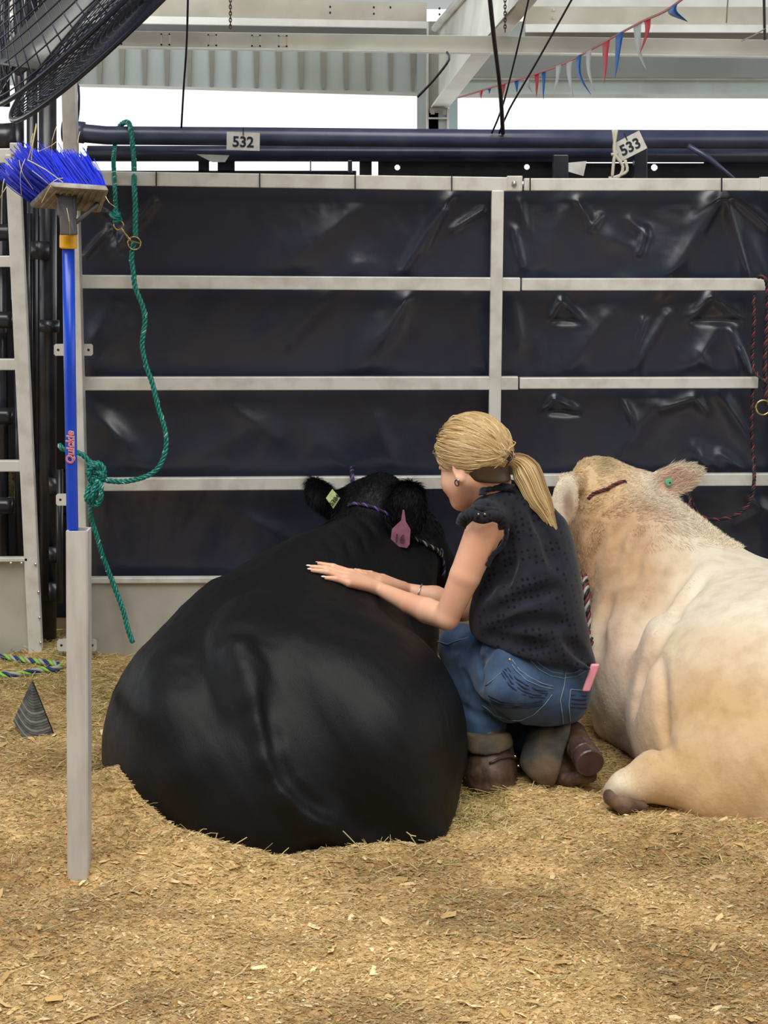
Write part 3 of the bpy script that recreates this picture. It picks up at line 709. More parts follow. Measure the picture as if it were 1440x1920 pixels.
a0 = P(0, 345, 5.165); sx = (P(1000, 345, 5.165)[0] - a0[0]) / 1000
for j, yy in enumerate(ty):
    pz = P(0, yy, 5.165); wz[j] = pz[2]; wx[j] = [pz[0] + (P(1000, yy, 5.165)[0] - pz[0]) * x / 1000 for x in tx]
V = np.stack([wx.ravel(), wy.ravel(), wz.ravel()], 1); n1 = len(tx)
i = (np.arange(len(ty) - 1)[:, None] * n1 + np.arange(n1 - 1)[None]).ravel()
tarp = obj('tarp', np_mesh('tarp', V, np.stack([i, i + n1, i + 1 + n1, i + 1], 1)), 'tarp', None, 'wrinkled black vinyl tarp tied along the back of the stall fence', 'tarp')
so = tarp.modifiers.new('thick', 'SOLIDIFY'); so.thickness = 0.002
tarp['_w'] = (0, 0, 0)
for x, y in ((293, 336), (487, 338), (666, 341), (847, 344)):
    obj('tie', MB().bar(P(x, y - 14, W - .02), P(x, y + 15, W - .02), .0035, .006), 'tie', tarp)
for x in (994, 1353): obj('tie', MB().bar(P(x, 333, W - .03), P(x, 360, W - .03), .004, .006), 'tie', tarp)

# wall post with bracket plates, and the short divider post in front
wp = thing('tall_post', 'tall pale grey aluminium post behind the blue broom handle', 'post', P(157, 1240, 5.0))
gbar('post_tube', 124, -60, 159, 1240, 26, wp, 5.0, .045)
for x0, x1, y in ((101, 174, 656), (105, 178, 937), (107, 181, 1210)):
    m = MB(); ps(m, [(x0 + 3, y - 11, 5.03), (x0, y - 8, 5.03), (x0, y + 8, 5.03), (x0 + 3, y + 11, 5.03), (x1 - 3, y + 11, 5.03), (x1, y + 8, 5.03), (x1, y - 8, 5.03), (x1 - 3, y - 11, 5.03)], .006)
    b = obj('bracket_plate', m, 'alu', wp)
    for x in (x0 + 8, x1 - 8): obj('bolt_hole', MB().ell(P(x, y, 5.03), (.0045, .002, .0045), nu=10, nv=5), 'tie', b)
dv = thing('stall_divider', 'short pale square post in the foreground holding the upturned broom', 'post', P(146, 1662, 3.34))
pd = 3.34; s1 = RP(1, 145, 1300, pd)
m = MB()
top, bot = P(144, 996, pd), P(146, 1690, pd); hw = 18 * s1; t_ = .0025
for ox, oy, ax, ay in ((0, -hw, hw, t_), (0, hw, hw, t_), (-hw, 0, t_, hw), (hw, 0, t_, hw)):
    c = (top + bot) / 2 + A3(ox, oy + hw, 0); m.box(c, A3(ax, 0, 0), A3(0, ay, 0), (top - bot) / 2)
M['post'] = mat('worn_aluminium_post', (214, 214, 212), 0.5, 0.2, (190, 188, 184), 9, 6, 0.42, 0.7, bump=(40, 0.15, 0.002), stretch=(2.5, 2.5, .5))
obj('front_post', m, 'post', dv)
obj('lower_rail', MB().bar(P(145, 1390, 3.4), A3(P(151, 1100, 5.0)[0], 4.97, 0.30), .03, .03, roll=(0, 0, 1)), 'alu', dv)

# number placards
def placard(px, py, wpx, hpx, rot, d, text, label):
    t = thing('placard', label, 'placard', P(px, py, d)); c = P(px, py, d); s = RP(1, px, py, d)
    a = math.radians(rot); x = A3(math.cos(a), 0, math.sin(a)); y = unit(np.cross(A3(0, -1, 0), x)); 
    obj('card', MB().box(c, x * wpx * s / 2, y * hpx * s / 2, A3(0, .0015, 0)), 'card', t)
    if text:
        mb = text_mb(text, 27 * s, .0006, .0012); mb = place_mb(mb, c + A3(0, -.0025, 0) - y * 2 * s, x, y); obj('lettering', mb, 'ink', t)
        m = MB(); m.bar(c + y * (hpx / 2 + 8) * s + A3(0, -.004, 0), c + y * (hpx / 2 - 6) * s + A3(0, -.004, 0), .003, .003); obj('clip', m, 'tie', t)
    return t
placard(456, 265, 62, 33, -2, 5.27, '532', 'white number card reading 532 on the top pipe')
placard(1181, 274, 55, 36, 27, 5.26, '533', 'tilted white number card reading 533 on the top pipe')
def scrap(pts, d, label):
    m = MB(); ps(m, [(a, b, d) for a, b in pts], .003); obj('card_scrap', m, 'card', None, label, 'card')
scrap([(368, 289), (430, 291), (422, 304), (398, 304)], 5.44, 'small folded white card under the pipe near placard 532')
scrap([(1066, 305), (1100, 302), (1094, 330), (1066, 322)], 5.30, 'blank white card wedged under the pipe left of placard 533')
wr = thing('tie_string', 'off-white rag string knotted round the pipe behind placard 533', 'string', P(1160, 330, 5.2))
for pts in ([(1150, 243), (1153, 280), (1150, 310), (1148, 333)], [(1156, 244), (1152, 285), (1168, 312), (1160, 332), (1141, 334)], [(1172, 300), (1176, 320), (1160, 330), (1146, 334)], [(1150, 283), (1158, 287), (1146, 290)]):
    obj('string_loop', MB().tube(smooth_path([P(x, y, 5.24) for x, y in pts], .01), .0055, 7), 'white_cord', wr, smooth=True)
# ================================================================== CATTLE
def px_ell(S, px, py, d, rx, ry, rz, rot=0, k=0.08, op='u', tilt=0):
    """ellipsoid centred at a photo pixel; rx, rz in px, ry in metres; rot turns it in the picture plane (deg)"""
    a = math.radians(rot); R = np.array([[math.cos(a), 0, -math.sin(a)], [0, 1, 0], [math.sin(a), 0, math.cos(a)]])
    if tilt: t = math.radians(tilt); R = R @ np.array([[1, 0, 0], [0, math.cos(t), -math.sin(t)], [0, math.sin(t), math.cos(t)]])
    s = RP(1, px, py, d); S.ell(P(px, py, d), (rx * s, ry, rz * s), R, k, op)
def px_cap(S, a, b, ra, rb, k=0.06, op='u'):
    S.cap(P(*a), P(*b), RP(ra, *a), RP(rb, *b), k, op)

# ---- black steer, rump to the camera
BC = SDF()
BC.ell((-0.25, 3.93, 0.13), (0.465, 0.47, 0.37), k=0.1)
BC.ell((-0.225, 4.35, 0.20), (0.335, 0.42, 0.355), k=0.12)
BC.ell((-0.13, 4.52, 0.26), (0.26, 0.26, 0.27), k=0.1)
BC.cap((-0.33, 3.80, 0.26), (-0.17, 4.38, 0.47), 0.15, 0.10, k=0.12)          # spine ridge
BC.ell((0.0, 3.80, 0.13), (0.20, 0.33, 0.31), k=0.06); px_ell(BC, 755, 1495, 3.66, 92, .15, 88, 0, .06)                       # near thigh
BC.ell((-0.52, 3.90, 0.10), (0.20, 0.36, 0.30), k=0.10); BC.ell((-0.44, 4.14, 0.20), (0.17, 0.26, 0.29), k=0.10)                        # left flank
BC.ell((-0.30, 3.62, 0.05), (0.20, 0.20, 0.24), k=0.10)                        # between pins
BC.cap((-0.14, 4.48, 0.38), (-0.045, 4.72, 0.52), 0.17, 0.115, k=0.08)         # neck
BC.cap((0.0, 4.50, 0.25), (0.06, 4.70, 0.42), 0.16, 0.11, k=0.08)              # throat
px_cap(BC, (700, 948, 4.73), (770, 1010, 4.82), 54, 54, 0.05)                  # head
px_cap(BC, (770, 1010, 4.82), (830, 1080, 4.86), 52, 38, 0.05)                 # muzzle, behind the arm
px_ell(BC, 728, 920, 4.74, 26, .05, 26, 0, .035)                               # brow
px_cap(BC, (650, 940, 4.76), (712, 915, 4.76), 24, 26, 0.04)                   # poll
px_cap(BC, (632, 962, 4.76), (600, 925, 4.74), 15, 20, 0.02); px_cap(BC, (600, 925, 4.74), (588, 906, 4.74), 18, 12, 0.02)   # left ear
px_ell(BC, 768, 952, 4.60, 31, .018, 50, 4, .02)                               # right ear
px_cap(BC, (738, 930, 4.68), (762, 930, 4.62), 22, 24, 0.03)
px_cap(BC, (790, 1500, 3.66), (800, 1570, 3.55), 42, 26, 0.05)                 # hock at lower right
px_cap(BC, (800, 1560, 3.58), (700, 1585, 3.50), 24, 22, 0.05)
def ridge(pts, r, depth, k):
    q = [BC.ray(*a) for a in pts]; q = [h - BC.normal(h) * depth for h in q]; BC.chain(q, [r] * len(q), k=k)
ridge([(470, 1130), (450, 1185), (446, 1240), (455, 1300)], .075, .055, .05)
ridge([(300, 1255), (318, 1330), (345, 1430)], .09, .075, .06)
ridge([(560, 1210), (640, 1260), (690, 1350)], .12, .105, .08)
# tail lying down the rump
tail_px = [(448, 1225), (462, 1262), (478, 1310), (492, 1370), (508, 1430), (540, 1490), (590, 1540), (640, 1572)]
tail = [BC.ray(*t) for t in tail_px]; BC0 = list(BC.ops)
BC.chain([t + A3(0, 0.016, 0) for t in tail], [.030, .028, .027, .026, .026, .031, .040, .036], k=.035)
# creases
def dens(pts, st=14):
    o = [pts[0]]
    for a, b in zip(pts[:-1], pts[1:]):
        n = max(1, int(math.hypot(b[0] - a[0], b[1] - a[1]) / st)); o += [(a[0] + (b[0] - a[0]) * i / n, a[1] + (b[1] - a[1]) * i / n) for i in range(1, n + 1)]
    return o
def crease(S, pxs, r, inset, k=.03):
    q = []
    for a in dens(pxs):
        h = S.ray(*a)
        if h is not None: q.append(h - S.normal(h) * inset)
    for i in range(len(q) - 1): S.cap(q[i], q[i + 1], r, r, k, 's')
crease(BC, [(500, 1290), (508, 1350), (518, 1410), (540, 1462), (575, 1500), (620, 1525)], .006, -.004, .03)
for k_, (a, b, c) in enumerate([((598, 1005), (625, 1030), (632, 1062)), ((625, 990), (652, 1015), (660, 1045)), ((652, 980), (676, 1000), (686, 1030)), ((676, 972), (698, 992), (708, 1015)), ((575, 1018), (598, 1040), (604, 1070))]):
    crease(BC, [a, b, c], .005, -.0015, .016)
p, q = BC.mesh(0.008, 3, zmin=-0.12); p = lumps(p, q, .007, 7, 5); p = lumps(p, q, .0022, 34, 9)
cow1 = thing('black_steer', 'glossy black steer lying down with its rump to the camera', 'steer', (-0.25, 3.9, 0.0))
obj('body', np_mesh('body', p, q), 'black_coat', cow1)
def flow_b(o):
    f = np.zeros_like(o); f[:, 1] = -1.0; f[:, 0] = (o[:, 0] + 0.25) * 1.6; f[:, 2] = -1.1
    nk = o[:, 1] > 4.45; f[nk] = [-0.2, -.5, -1.0]; return f
earL, earR = P(598, 925, 4.74), P(768, 952, 4.6)
def d_b(c, n):
    v = ((c * 1 - np.array([0, 0, EYE])) * n).sum(1); w = (v < 0.5) * (c[:, 2] > -0.05) * 1.0
    e = np.minimum(np.linalg.norm(c - earL, axis=1), np.linalg.norm((c - earR) * [1, 1, .8], axis=1))
    return w * (1 + 14 * (e < .09)) + 3 * w * ((c[:, 1] > 4.55) & (c[:, 2] > .42))
def l_b(o):
    e = np.minimum(np.linalg.norm(o - earL, axis=1), np.linalg.norm((o - earR) * [1, 1, .8], axis=1))
    return 0.007 + 0.022 * (e < .085) + .009 * ((o[:, 1] > 4.6) & (o[:, 2] > .5))
me = fur(p, q, 120000, flow_b, l_b, 0.0012, d_b, None, 0.22, 0.3, 3)
obj('coat_hair', me, 'black_fur', cow1, kind='stuff')
h_px = BC.ray(740, 940)
# ear tags of the black steer
def tag_shape(root, pts, d, m, name='ear_tag', th=.002, **k):
    mb = MB(); ps(mb, [(a, b, d) for a, b in pts], th); return obj(name, mb, m, root, bevel=.0006, **k)
ty_ = tag_shape(cow1, [(623, 917), (638, 934), (625, 954), (611, 934)], 4.66, 'tag_yellow', label='pale yellow diamond tag with black digits')
s = RP(1, 625, 935, 4.66)
mb = place_mb(text_mb('5384', 12 * s, .0003, .0004), P(627.5, 938, 4.655), A3(.62, 0, .78), A3(-.78, 0, .62)); obj('lettering', mb, 'ink', ty_)
tp_ = tag_shape(cow1, [(755, 956), (758, 956), (761, 978), (770, 993), (768, 1021), (763, 1028), (731, 1022), (735, 992), (752, 976)], 4.55, 'tag_pink', label='dusky pink hanging tag printed 16')
s = RP(1, 750, 1000, 4.55)
mb = place_mb(text_mb('16', 22 * s, .0003, .0006), P(749, 1010, 4.545), A3(1, 0, -.12), A3(.12, 0, 1)); obj('lettering', mb, 'tag_pink_ink', tp_)
# halter of the black steer
def on(S, pts, lift=.004):
    out = []
    for a in dens(pts, 7):
        h = S.ray(*a)
        if h is not None: out.append(h + S.normal(h) * lift)
    return out
hl = thing('rope_halter', 'black and purple rope halter on the black steer\'s head', 'halter', P(700, 945, 4.66))
def halter_piece(root, name, pts, r, mats, pitch=None):
    o = bpy.data.objects.new(name, None); COL.objects.link(o); o.parent = root; o['_w'] = root['_w']
    rope(o, pts, r, mats, pitch); return o
rope(hl, on(BC, [(655, 948), (672, 946), (690, 950), (706, 956), (722, 964), (736, 975)], .006), .0062, ['dark_yarn', 'purple', 'dark_yarn'])
rope(hl, on(BC, [(770, 1008), (785, 1016), (800, 1024), (815, 1032), (824, 1042)], .006), .0062, ['dark_yarn', 'dark_yarn', 'grey_yarn'])
rope(hl, on(BC, [(824, 1030), (826, 1045), (830, 1062), (830, 1080)], .006), .0062, ['dark_yarn', 'dark_yarn', 'purple'])
lr = thing('lead_rope', 'purple and black lead rope hanging over the fence rail above the black steer', 'lead rope', P(661, 915, 5.0))
rope(lr, [P(660, 878, 5.10), P(660, 890, 5.03), P(661, 905, 5.02), P(662, 925, 5.0), P(668, 950, 4.92)], .0075, ['purple', 'dark_yarn', 'dark_yarn'])

# ---- cream steer on the right
WC = SDF()
WC.ell((1.17, 4.03, 0.14), (0.50, 0.46, 0.385), k=0.1)
WC.ell((1.02, 4.36, 0.20), (0.34, 0.34, 0.32), k=0.1)
WC.ell((1.14, 3.78, 0.09), (0.40, 0.27, 0.285), k=0.02)
px_ell(WC, 1256, 1300, 4.10, 72, .20, 150, 4, .015)                            # belly fold
px_ell(WC, 1168, 1270, 4.30, 66, .2, 112, -8, .05)                             # brisket and forearm
px_ell(WC, 1165, 1180, 4.42, 60, .2, 90, -20, .08)
px_cap(WC, (1290, 1150, 4.45), (1185, 1020, 4.60), 128, 92, .08)               # neck
px_cap(WC, (1185, 1040, 4.60), (1128, 960, 4.68), 98, 74, .06)
px_cap(WC, (1330, 1080, 4.5), (1215, 960, 4.68), 70, 48, .06)                  # crest
px_ell(WC, 1132, 922, 4.70, 62, .11, 58, 0, .05)                               # head
px_ell(WC, 1122, 884, 4.70, 44, .06, 28, -6, .03)                              # poll
px_cap(WC, (1120, 930, 4.74), (1105, 955, 4.92), 52, 40, .05)                  # face going away
px_cap(WC, (1175, 915, 4.70), (1225, 912, 4.67), 36, 26, .04)                  # ear root right
px_ell(WC, 1262, 902, 4.65, 56, .014, 30, 17, .02)                             # right ear
px_ell(WC, 1268, 902, 4.628, 44, .012, 19, 17, .010, 's')
px_cap(WC, (1090, 905, 4.66), (1062, 908, 4.55), 22, 20, .015)
px_ell(WC, 1059, 940, 4.50, 27, .015, 54, -8, .008)                             # left ear
px_ell(WC, 1064, 948, 4.484, 14, .014, 38, -6, .008, 's')
px_cap(WC, (1300, 1470, 3.74), (1225, 1455, 3.72), 60, 42, .05)                # hind leg, hock, foot
px_cap(WC, (1225, 1460, 3.72), (1175, 1475, 3.70), 44, 32, .04); px_cap(WC, (1175, 1480, 3.70), (1150, 1492, 3.69), 30, 24, .03)
px_cap(WC, (1320, 1420, 3.75), (1340, 1500, 3.66), 60, 34, .05)
px_cap(WC, (1150, 1360, 4.28), (1195, 1395, 4.12), 34, 24, .04)
crease(WC, [(1292, 1040), (1240, 1120), (1215, 1160), (1190, 1200)], .015, -.001, .05)
crease(WC, [(1318, 1085), (1270, 1140), (1235, 1200), (1205, 1260), (1188, 1330)], .012, -.001, .03)
crease(WC, [(1240, 1240), (1242, 1300), (1248, 1380), (1255, 1420)], .008, -.002, .03)
crease(WC, [(1138, 1130), (1118, 1180), (1122, 1220)], .014, .0, .04)
for a, b, c in [((1150, 935), (1118, 960), (1098, 1000)), ((1185, 965), (1160, 1000), (1150, 1050)), ((1215, 990), (1195, 1030), (1190, 1080)), ((1130, 1010), (1110, 1050), (1110, 1090))]:
    crease(WC, [a, b, c], .006, -.002, .03)
p2, q2 = WC.mesh(0.008, 3, zmin=-0.12); p2 = lumps(p2, q2, .006, 7, 6); p2 = lumps(p2, q2, .002, 34, 10)
cr = np.array(lin((236, 226, 206))[:3]); tan = np.array(lin((204, 164, 110))[:3]); tn2 = np.array(lin((196, 158, 118))[:3]); dull_brown = np.array(lin((122, 92, 66))[:3]); pinkc = np.array(lin((222, 186, 162))[:3])
def sph(o, c, r, soft=.6): return np.clip(1.15 - np.linalg.norm((o - c) / r, axis=1) , 0, soft) / soft
def col_w(o):
    c = np.tile(cr, (len(o), 1)); nz = fbm(o[:, 0] * 9 + o[:, 1] * 6, o[:, 2] * 9 + o[:, 1] * 5, 77, 3)[:, None]
    def app(w, t, a=1):
        nonlocal c
        w = np.clip(w[:, None] * a + nz * .5 * (w[:, None] > .02), 0, 1); c = c * (1 - w) + t * w
    app(sph(o, P(1400, 1385, 3.75), (.36, .45, .27)), tan, .85)
    app(sph(o, P(1290, 1480, 3.72), (.18, .3, .15)), tan, .7)
    app(sph(o, P(1150, 1050, 4.5), (.20, .4, .24)), tn2, .85)
    app(sph(o, P(1110, 1010, 4.55), (.12, .4, .2)), tn2, .6)
    app(sph(o, P(1120, 900, 4.65), (.13, .2, .1)), np.array(lin((222, 192, 144))[:3]), .8)
    app(sph(o, P(1262, 905, 4.62), (.075, .1, .045)), pinkc, .9)
    app(sph(o, P(1168, 1260, 4.1), (.10, .3, .16)), pinkc, .5)
    app(sph(o, P(1130, 872, 4.68), (.035, .1, .03)), np.array(lin((170, 150, 112))[:3]), .8)
    app(sph(o, P(1066, 950, 4.49), (.019, .06, .052)), np.array(lin((140, 110, 92))[:3]), .8)
    app(np.clip((0.035 - o[:, 2]) / .06, 0, 1) * (o[:, 1] < 4.3), dull_brown, .7)  # coat turns browner towards the ground
    app(sph(o, P(1150, 1500, 3.69), (.07, .15, .05)), dull_brown, .9); app(sph(o, P(1180, 1400, 4.1), (.07, .2, .06)), dull_brown, 1)  # brown spots at the hind foot and below the brisket
    return np.clip(c, 0, 1)
cow2 = thing('cream_steer', 'cream and tan steer lying at the right with its head turned away', 'steer', (1.1, 4.0, 0.0))
obj('body', np_mesh('body', p2, q2, col_w(p2)), 'cream_coat', cow2)
def flow_w(o):
    f = np.zeros_like(o); f[:, 0] = 0.5; f[:, 1] = -.5; f[:, 2] = -.9
    nk = (o[:, 1] > 4.42) & (o[:, 0] < 1.0); f[nk] = [0.25, -.3, -1.0]
    cst = nk & (o[:, 2] > .60); f[cst] = [0.8, -.2, .5]; return f
nkc = P(1300, 980, 4.65)
def l_w(o):
    hd = (o[:, 1] > 4.5) * 1.0; cst = np.clip(1.2 - np.abs((o[:, 0] - P(1255, 960, 4.66)[0])) / .14, 0, 1) * (o[:, 1] > 4.4) * (o[:, 2] > .52)
    return .008 + .008 * hd + .016 * cst
def d_w(c, n):
    v = ((c - np.array([0, 0, EYE])) * n).sum(1); return (v < 0.5) * (c[:, 2] > -.05) * (1 + 2.0 * (c[:, 1] > 4.45))
obj('coat_hair', fur(p2, q2, 130000, flow_w, l_w, .0015, d_w, col_w, .2, .28, 5), 'cream_fur', cow2, kind='stuff')
crl = smooth_path([P(1185, 935, 4.66), P(1240, 962, 4.66), P(1300, 990, 4.6), P(1350, 1015, 4.48)], .03)
dcr = lambda o: np.min(np.linalg.norm(o[:, None] - crl[None], axis=2), axis=1)
obj('crest_hair', fur(p2, q2, 6000, lambda o: np.tile([.35, -.2, 1.0], (len(o), 1)),   .019, .0013, lambda c, n: (np.abs(c[:, 0] - .95) < .35) * (c[:, 1] > 4.3) * 1.0 * np.clip(1.3 - dcr(c) / .06, 0, 1) + 1e-9, lambda o: np.clip(col_w(o) * 1.12, 0, 1), .6, .55, 8), 'cream_fur', cow2, kind='stuff')
mb = MB(); c = WC.ray(1252, 903); nn = WC.normal(c); c = c + nn * .012; u = unit(np.cross(nn, A3(0, 0, 1)))
mb.lathe(c - nn * .01, c + nn * .004, [(0, .011), (.8, .0115), (1, .0095)], 16)
tgn = obj('ear_button', mb, 'tag_green', cow2, label='round pale green ear button')
obj('stud', MB().ell(c + nn * .004 + A3(.003, 0, -.001), (.003, .002, .003), nu=8, nv=5), 'tie', tgn)
hf = SDF(); px_cap(hf, (1150, 1492, 3.68), (1172, 1512, 3.66), 20, 16, .01); px_cap(hf, (1175, 1508, 3.66), (1205, 1512, 3.66), 15, 10, .02)
hp, hq = hf.mesh(.005, 2); obj('hoof', np_mesh('hoof', hp, hq), 'hoof', cow2)
hw_ = thing('rope_halter', 'red and black rope halter on the cream steer\'s head', 'halter', P(1120, 925, 4.6))
rope(hw_, on(WC, [(1104, 936), (1112, 928), (1124, 922), (1138, 918), (1150, 911), (1162, 906), (1172, 904)], .004), .006, ['maroon', 'dark_yarn', 'maroon'])
rope(hw_, [P(1097, 1080, 4.5), P(1100, 1110, 4.42), P(1101, 1140, 4.4), P(1106, 1180, 4.37), P(1109, 1215, 4.3), P(1110, 1245, 4.3)], .0095, ['maroon', 'dark_yarn', 'grey_yarn'])
# dark rope hanging at the right edge with a brass ring
dr = thing('lead_rope', 'dark maroon lead rope looped at the right edge of the fence with a brass ring', 'lead rope', P(1436, 520, 5.0))
dm = ['dark_yarn', 'dark_yarn', 'maroon']
rope(dr, [P(x, y, 5.02) for x, y in [(1420, 518), (1436, 524), (1440, 560), (1437, 620), (1434, 680), (1436, 730), (1438, 760)]], .0075, dm)
rope(dr, [P(x, y, dd) for x, y, dd in [(1413, 552, 5.08), (1414, 600, 5.06), (1411, 680, 5.06), (1424, 706, 5.02), (1436, 716, 5.0)]], .0065, dm)
rope(dr, [P(x, y, dd) for x, y, dd in [(1412, 728, 5.08), (1409, 800, 5.08), (1412, 850, 5.08), (1414, 900, 5.01), (1406, 940, 5.0), (1380, 966, 5.0), (1340, 974, 5.0), (1312, 966, 5.0), (1296, 940, 4.98), (1290, 920, 4.9), (1296, 960, 4.86)]], .0065, dm)
rc = P(1431, 764, 5.0); obj('ring', MB().tube([rc + A3(math.cos(a) * .024, 0, math.sin(a) * .024) for a in np.linspace(0, 6.28, 25)[:-1]], .0032, 8, closed=True), 'brass', dr, smooth=True)
# ================================================================== THE PERSON
hf_ = unit(A3(-.78, .60, -.30)); hs_ = unit(np.cross(A3(0, 0, 1), hf_) * 1.0)      # hs_ points to the camera's side
if hs_[1] > 0: hs_ = -hs_
hu_ = np.cross(hf_, hs_); hu_ = hu_ if hu_[2] > 0 else -hu_
HC = P(884, 866, 4.05)
def hd(f, s_, u): return HC + hf_ * f + hs_ * s_ + hu_ * u
HR = np.stack([hf_, hs_, hu_], 1)
girl = thing('person', 'person with blonde ponytail, black sleeveless blouse and jeans crouching with hands on black steer', 'person', P(985, 1475, 3.95))

neck_b = P(950, 962, 4.06)
arm_n = [P(912, 985, 3.945), P(872, 1080, 3.93), P(838, 1158, 3.94)]
B = SDF()
# head
B.ell(hd(-.012, 0, .030), (.094, .074, .086), HR, k=.02)
B.ell(hd(.030, 0, -.030), (.062, .058, .082), HR, k=.03)
B.ell(hd(.058, 0, -.092), (.026, .026, .022), HR, k=.03)
for sg in (-1, 1):
    B.ell(hd(.050, .034 * sg, -.045), (.034, .026, .030), HR, k=.02)                 # cheeks
    B.cap(hd(.0, .058 * sg, -.045), hd(.055, .018 * sg, -.10), .016, .014, k=.03)    # jaw
    B.ell(hd(.096, .031 * sg, .001), (.018, .015, .010), HR, .014, 's')
B.cap(hd(.092, 0, .008), hd(.104, 0, -.034), .006, .009, k=.012)
for sg in (-1, 1): B.ell(hd(.098, .010 * sg, -.038), (.008, .007, .006), HR, .008)
B.ell(hd(.092, 0, -.062), (.009, .020, .0055), HR, .006); B.ell(hd(.090, 0, -.073), (.009, .017, .006), HR, .006)
for sg in (-1, 1):
    ec = hd(-.006, .074 * sg, -.014)
    Rr = np.stack([unit(hf_ * .9 + hs_ * sg * .35), unit(hs_ * sg - hf_ * .4), hu_], 1)
    B.ell(ec, (.017, .007, .030), Rr, .008); B.ell(ec + hs_ * sg * .007 + hf_ * .002 + hu_ * .003, (.009, .005, .018), Rr, .006, 's')
    B.ell(ec - hu_ * .024 + hs_ * sg * .002, (.008, .006, .009), Rr, .008)
# neck, shoulders, trunk (continues under the clothes)
B.cap(hd(-.030, 0, -.045), neck_b, .052, .058, k=.03)
B.cap(neck_b, P(920, 980, 3.97), .046, .046, k=.03); B.cap(neck_b, P(1012, 985, 4.20), .05, .048, k=.04)
B.chain([neck_b, P(985, 1010, 4.07), P(992, 1100, 4.03), P(1005, 1200, 3.99), P(1010, 1275, 3.99)], [.06, .09, .095, .085, .07], k=.05)
# legs under the jeans
for kn, an, hp_ in (((866, 1222, 4.14), (905, 1400, 3.99), (985, 1290, 3.95)), ((925, 1310, 4.34), (1030, 1400, 4.02), (1035, 1300, 4.05))):
    B.chain([P(*hp_), P(*kn), P(*an)], [.075, .045, .03], k=.03)
# near (left) arm
B.cap(P(920, 978, 3.965), arm_n[0], .046, .048, k=.03)
B.chain(arm_n, [.050, .041, .033], k=.006)
def hp(px, py, l): h = BC.ray(px, py); return h + BC.normal(h) * l
wr_n = hp(702, 1112, .018)
fm_n = (arm_n[2] * .45 + wr_n * .55) + A3(0, -.005, -.004)
B.chain([arm_n[2], arm_n[2] * .72 + wr_n * .28 + A3(0, 0, -.004), fm_n, wr_n], [.033, .0345, .028, .019], k=.006)
# near hand, flat on the coat
kn_n = [hp(655, 1081, .013), hp(648, 1086, .014), hp(646, 1092, .013), hp(650, 1099, .011)]
pip_n = [hp(622, 1069, .012), hp(612, 1073, .012), hp(612, 1079, .011), hp(628, 1091, .010)]
tip_n = [hp(595, 1060, .007), hp(583, 1067, .007), hp(585, 1073, .006), hp(610, 1087, .006)]
for i_, k_ in enumerate(kn_n): B.cap(wr_n + (k_ - wr_n) * .12, k_, .0165, .0125, k=.010)
for k_, p_, t_ in zip(kn_n, pip_n, tip_n): B.chain([k_, p_, t_], [.0105, .0085, .0062], k=.004)
B.chain([wr_n + (kn_n[0] - wr_n) * .35, hp(668, 1079, .012), hp(643, 1074, .008)], [.013, .0095, .0065], k=.006)   # thumb
# far arm, forearm and hand
el_f = P(868, 1140, 4.30); wr_f = hp(752, 1112, .020)
B.chain([P(1010, 985, 4.20), P(940, 1070, 4.28), el_f], [.05, .043, .036], k=.03)
B.chain([el_f, (el_f + wr_f) / 2 + A3(0, 0, .004), wr_f], [.034, .030, .0195], k=.02)
kn_f = [hp(712, 1088, .012), hp(705, 1091, .012), hp(703, 1096, .012), hp(706, 1101, .010)]
pip_f = [hp(690, 1080, .011), hp(680, 1082, .011), hp(676, 1086, .011), hp(682, 1092, .010)]
tip_f = [hp(668, 1073, .006), hp(658, 1074, .006), hp(655, 1078, .006), hp(662, 1086, .006)]
for k_ in kn_f: B.cap(wr_f + (k_ - wr_f) * .15, k_, .016, .012, k=.010)
for k_, p_, t_ in zip(kn_f, pip_f, tip_f): B.chain([k_, p_, t_], [.010, .0082, .006], k=.004)
B.chain([wr_f, hp(726, 1094, .012), hp(704, 1082, .008)], [.013, .0095, .0065], k=.006)
bp, bq = B.mesh(.0032, 1)
obj('body', np_mesh('body', bp, bq), 'skin', girl)
for t_, p_ in list(zip(tip_n, pip_n)) + list(zip(tip_f, pip_f)):
    dr_ = unit(t_ - p_); n_ = BC.normal(t_); s_ = np.cross(n_, dr_)
    obj('fingernail', MB().ell(t_ + dr_ * .0065 + n_ * .0035, (.0085, .0042, .0022), np.stack([dr_, s_, n_], 1), 10, 6), 'nail', girl, smooth=True)
for sg in (-1, 1):
    obj('eye', MB().ell(hd(.071, .031 * sg, .0), (.0115,) * 3, None, 14, 10), 'eye', girl, smooth=True)
    obj('eyelid', MB().ell(hd(.072, .031 * sg, .004), (.0125, .0125, .009), HR, 14, 8), 'skin', girl, smooth=True)
ear_c = hd(-.008, .078, -.014) - hu_ * .026 + hs_ * .006
obj('earring', MB().ell(ear_c + hs_ * .004, (.0035,) * 3, None, 8, 6), 'steel', girl, smooth=True)
obj('earring', MB().tube([ear_c + hf_ * (.010 + .006 * math.cos(a)) + hu_ * (.006 + .008 * math.sin(a)) - hu_ * .012 for a in np.linspace(0, 6.28, 13)[:-1]], .0016, 6, closed=True), 'tie', girl, smooth=True)
bc_ = wr_f + (el_f - wr_f) * .22; bd = unit(el_f - wr_f); b1 = unit(np.cross(bd, A3(0, 0, 1))); b2 = np.cross(bd, b1)
obj('bracelet', MB().tube([bc_ + (b1 * math.cos(a) + b2 * math.sin(a)) * .0285 for a in np.linspace(0, 6.28, 25)[:-1]], .0022, 6, closed=True), 'steel', girl, smooth=True)

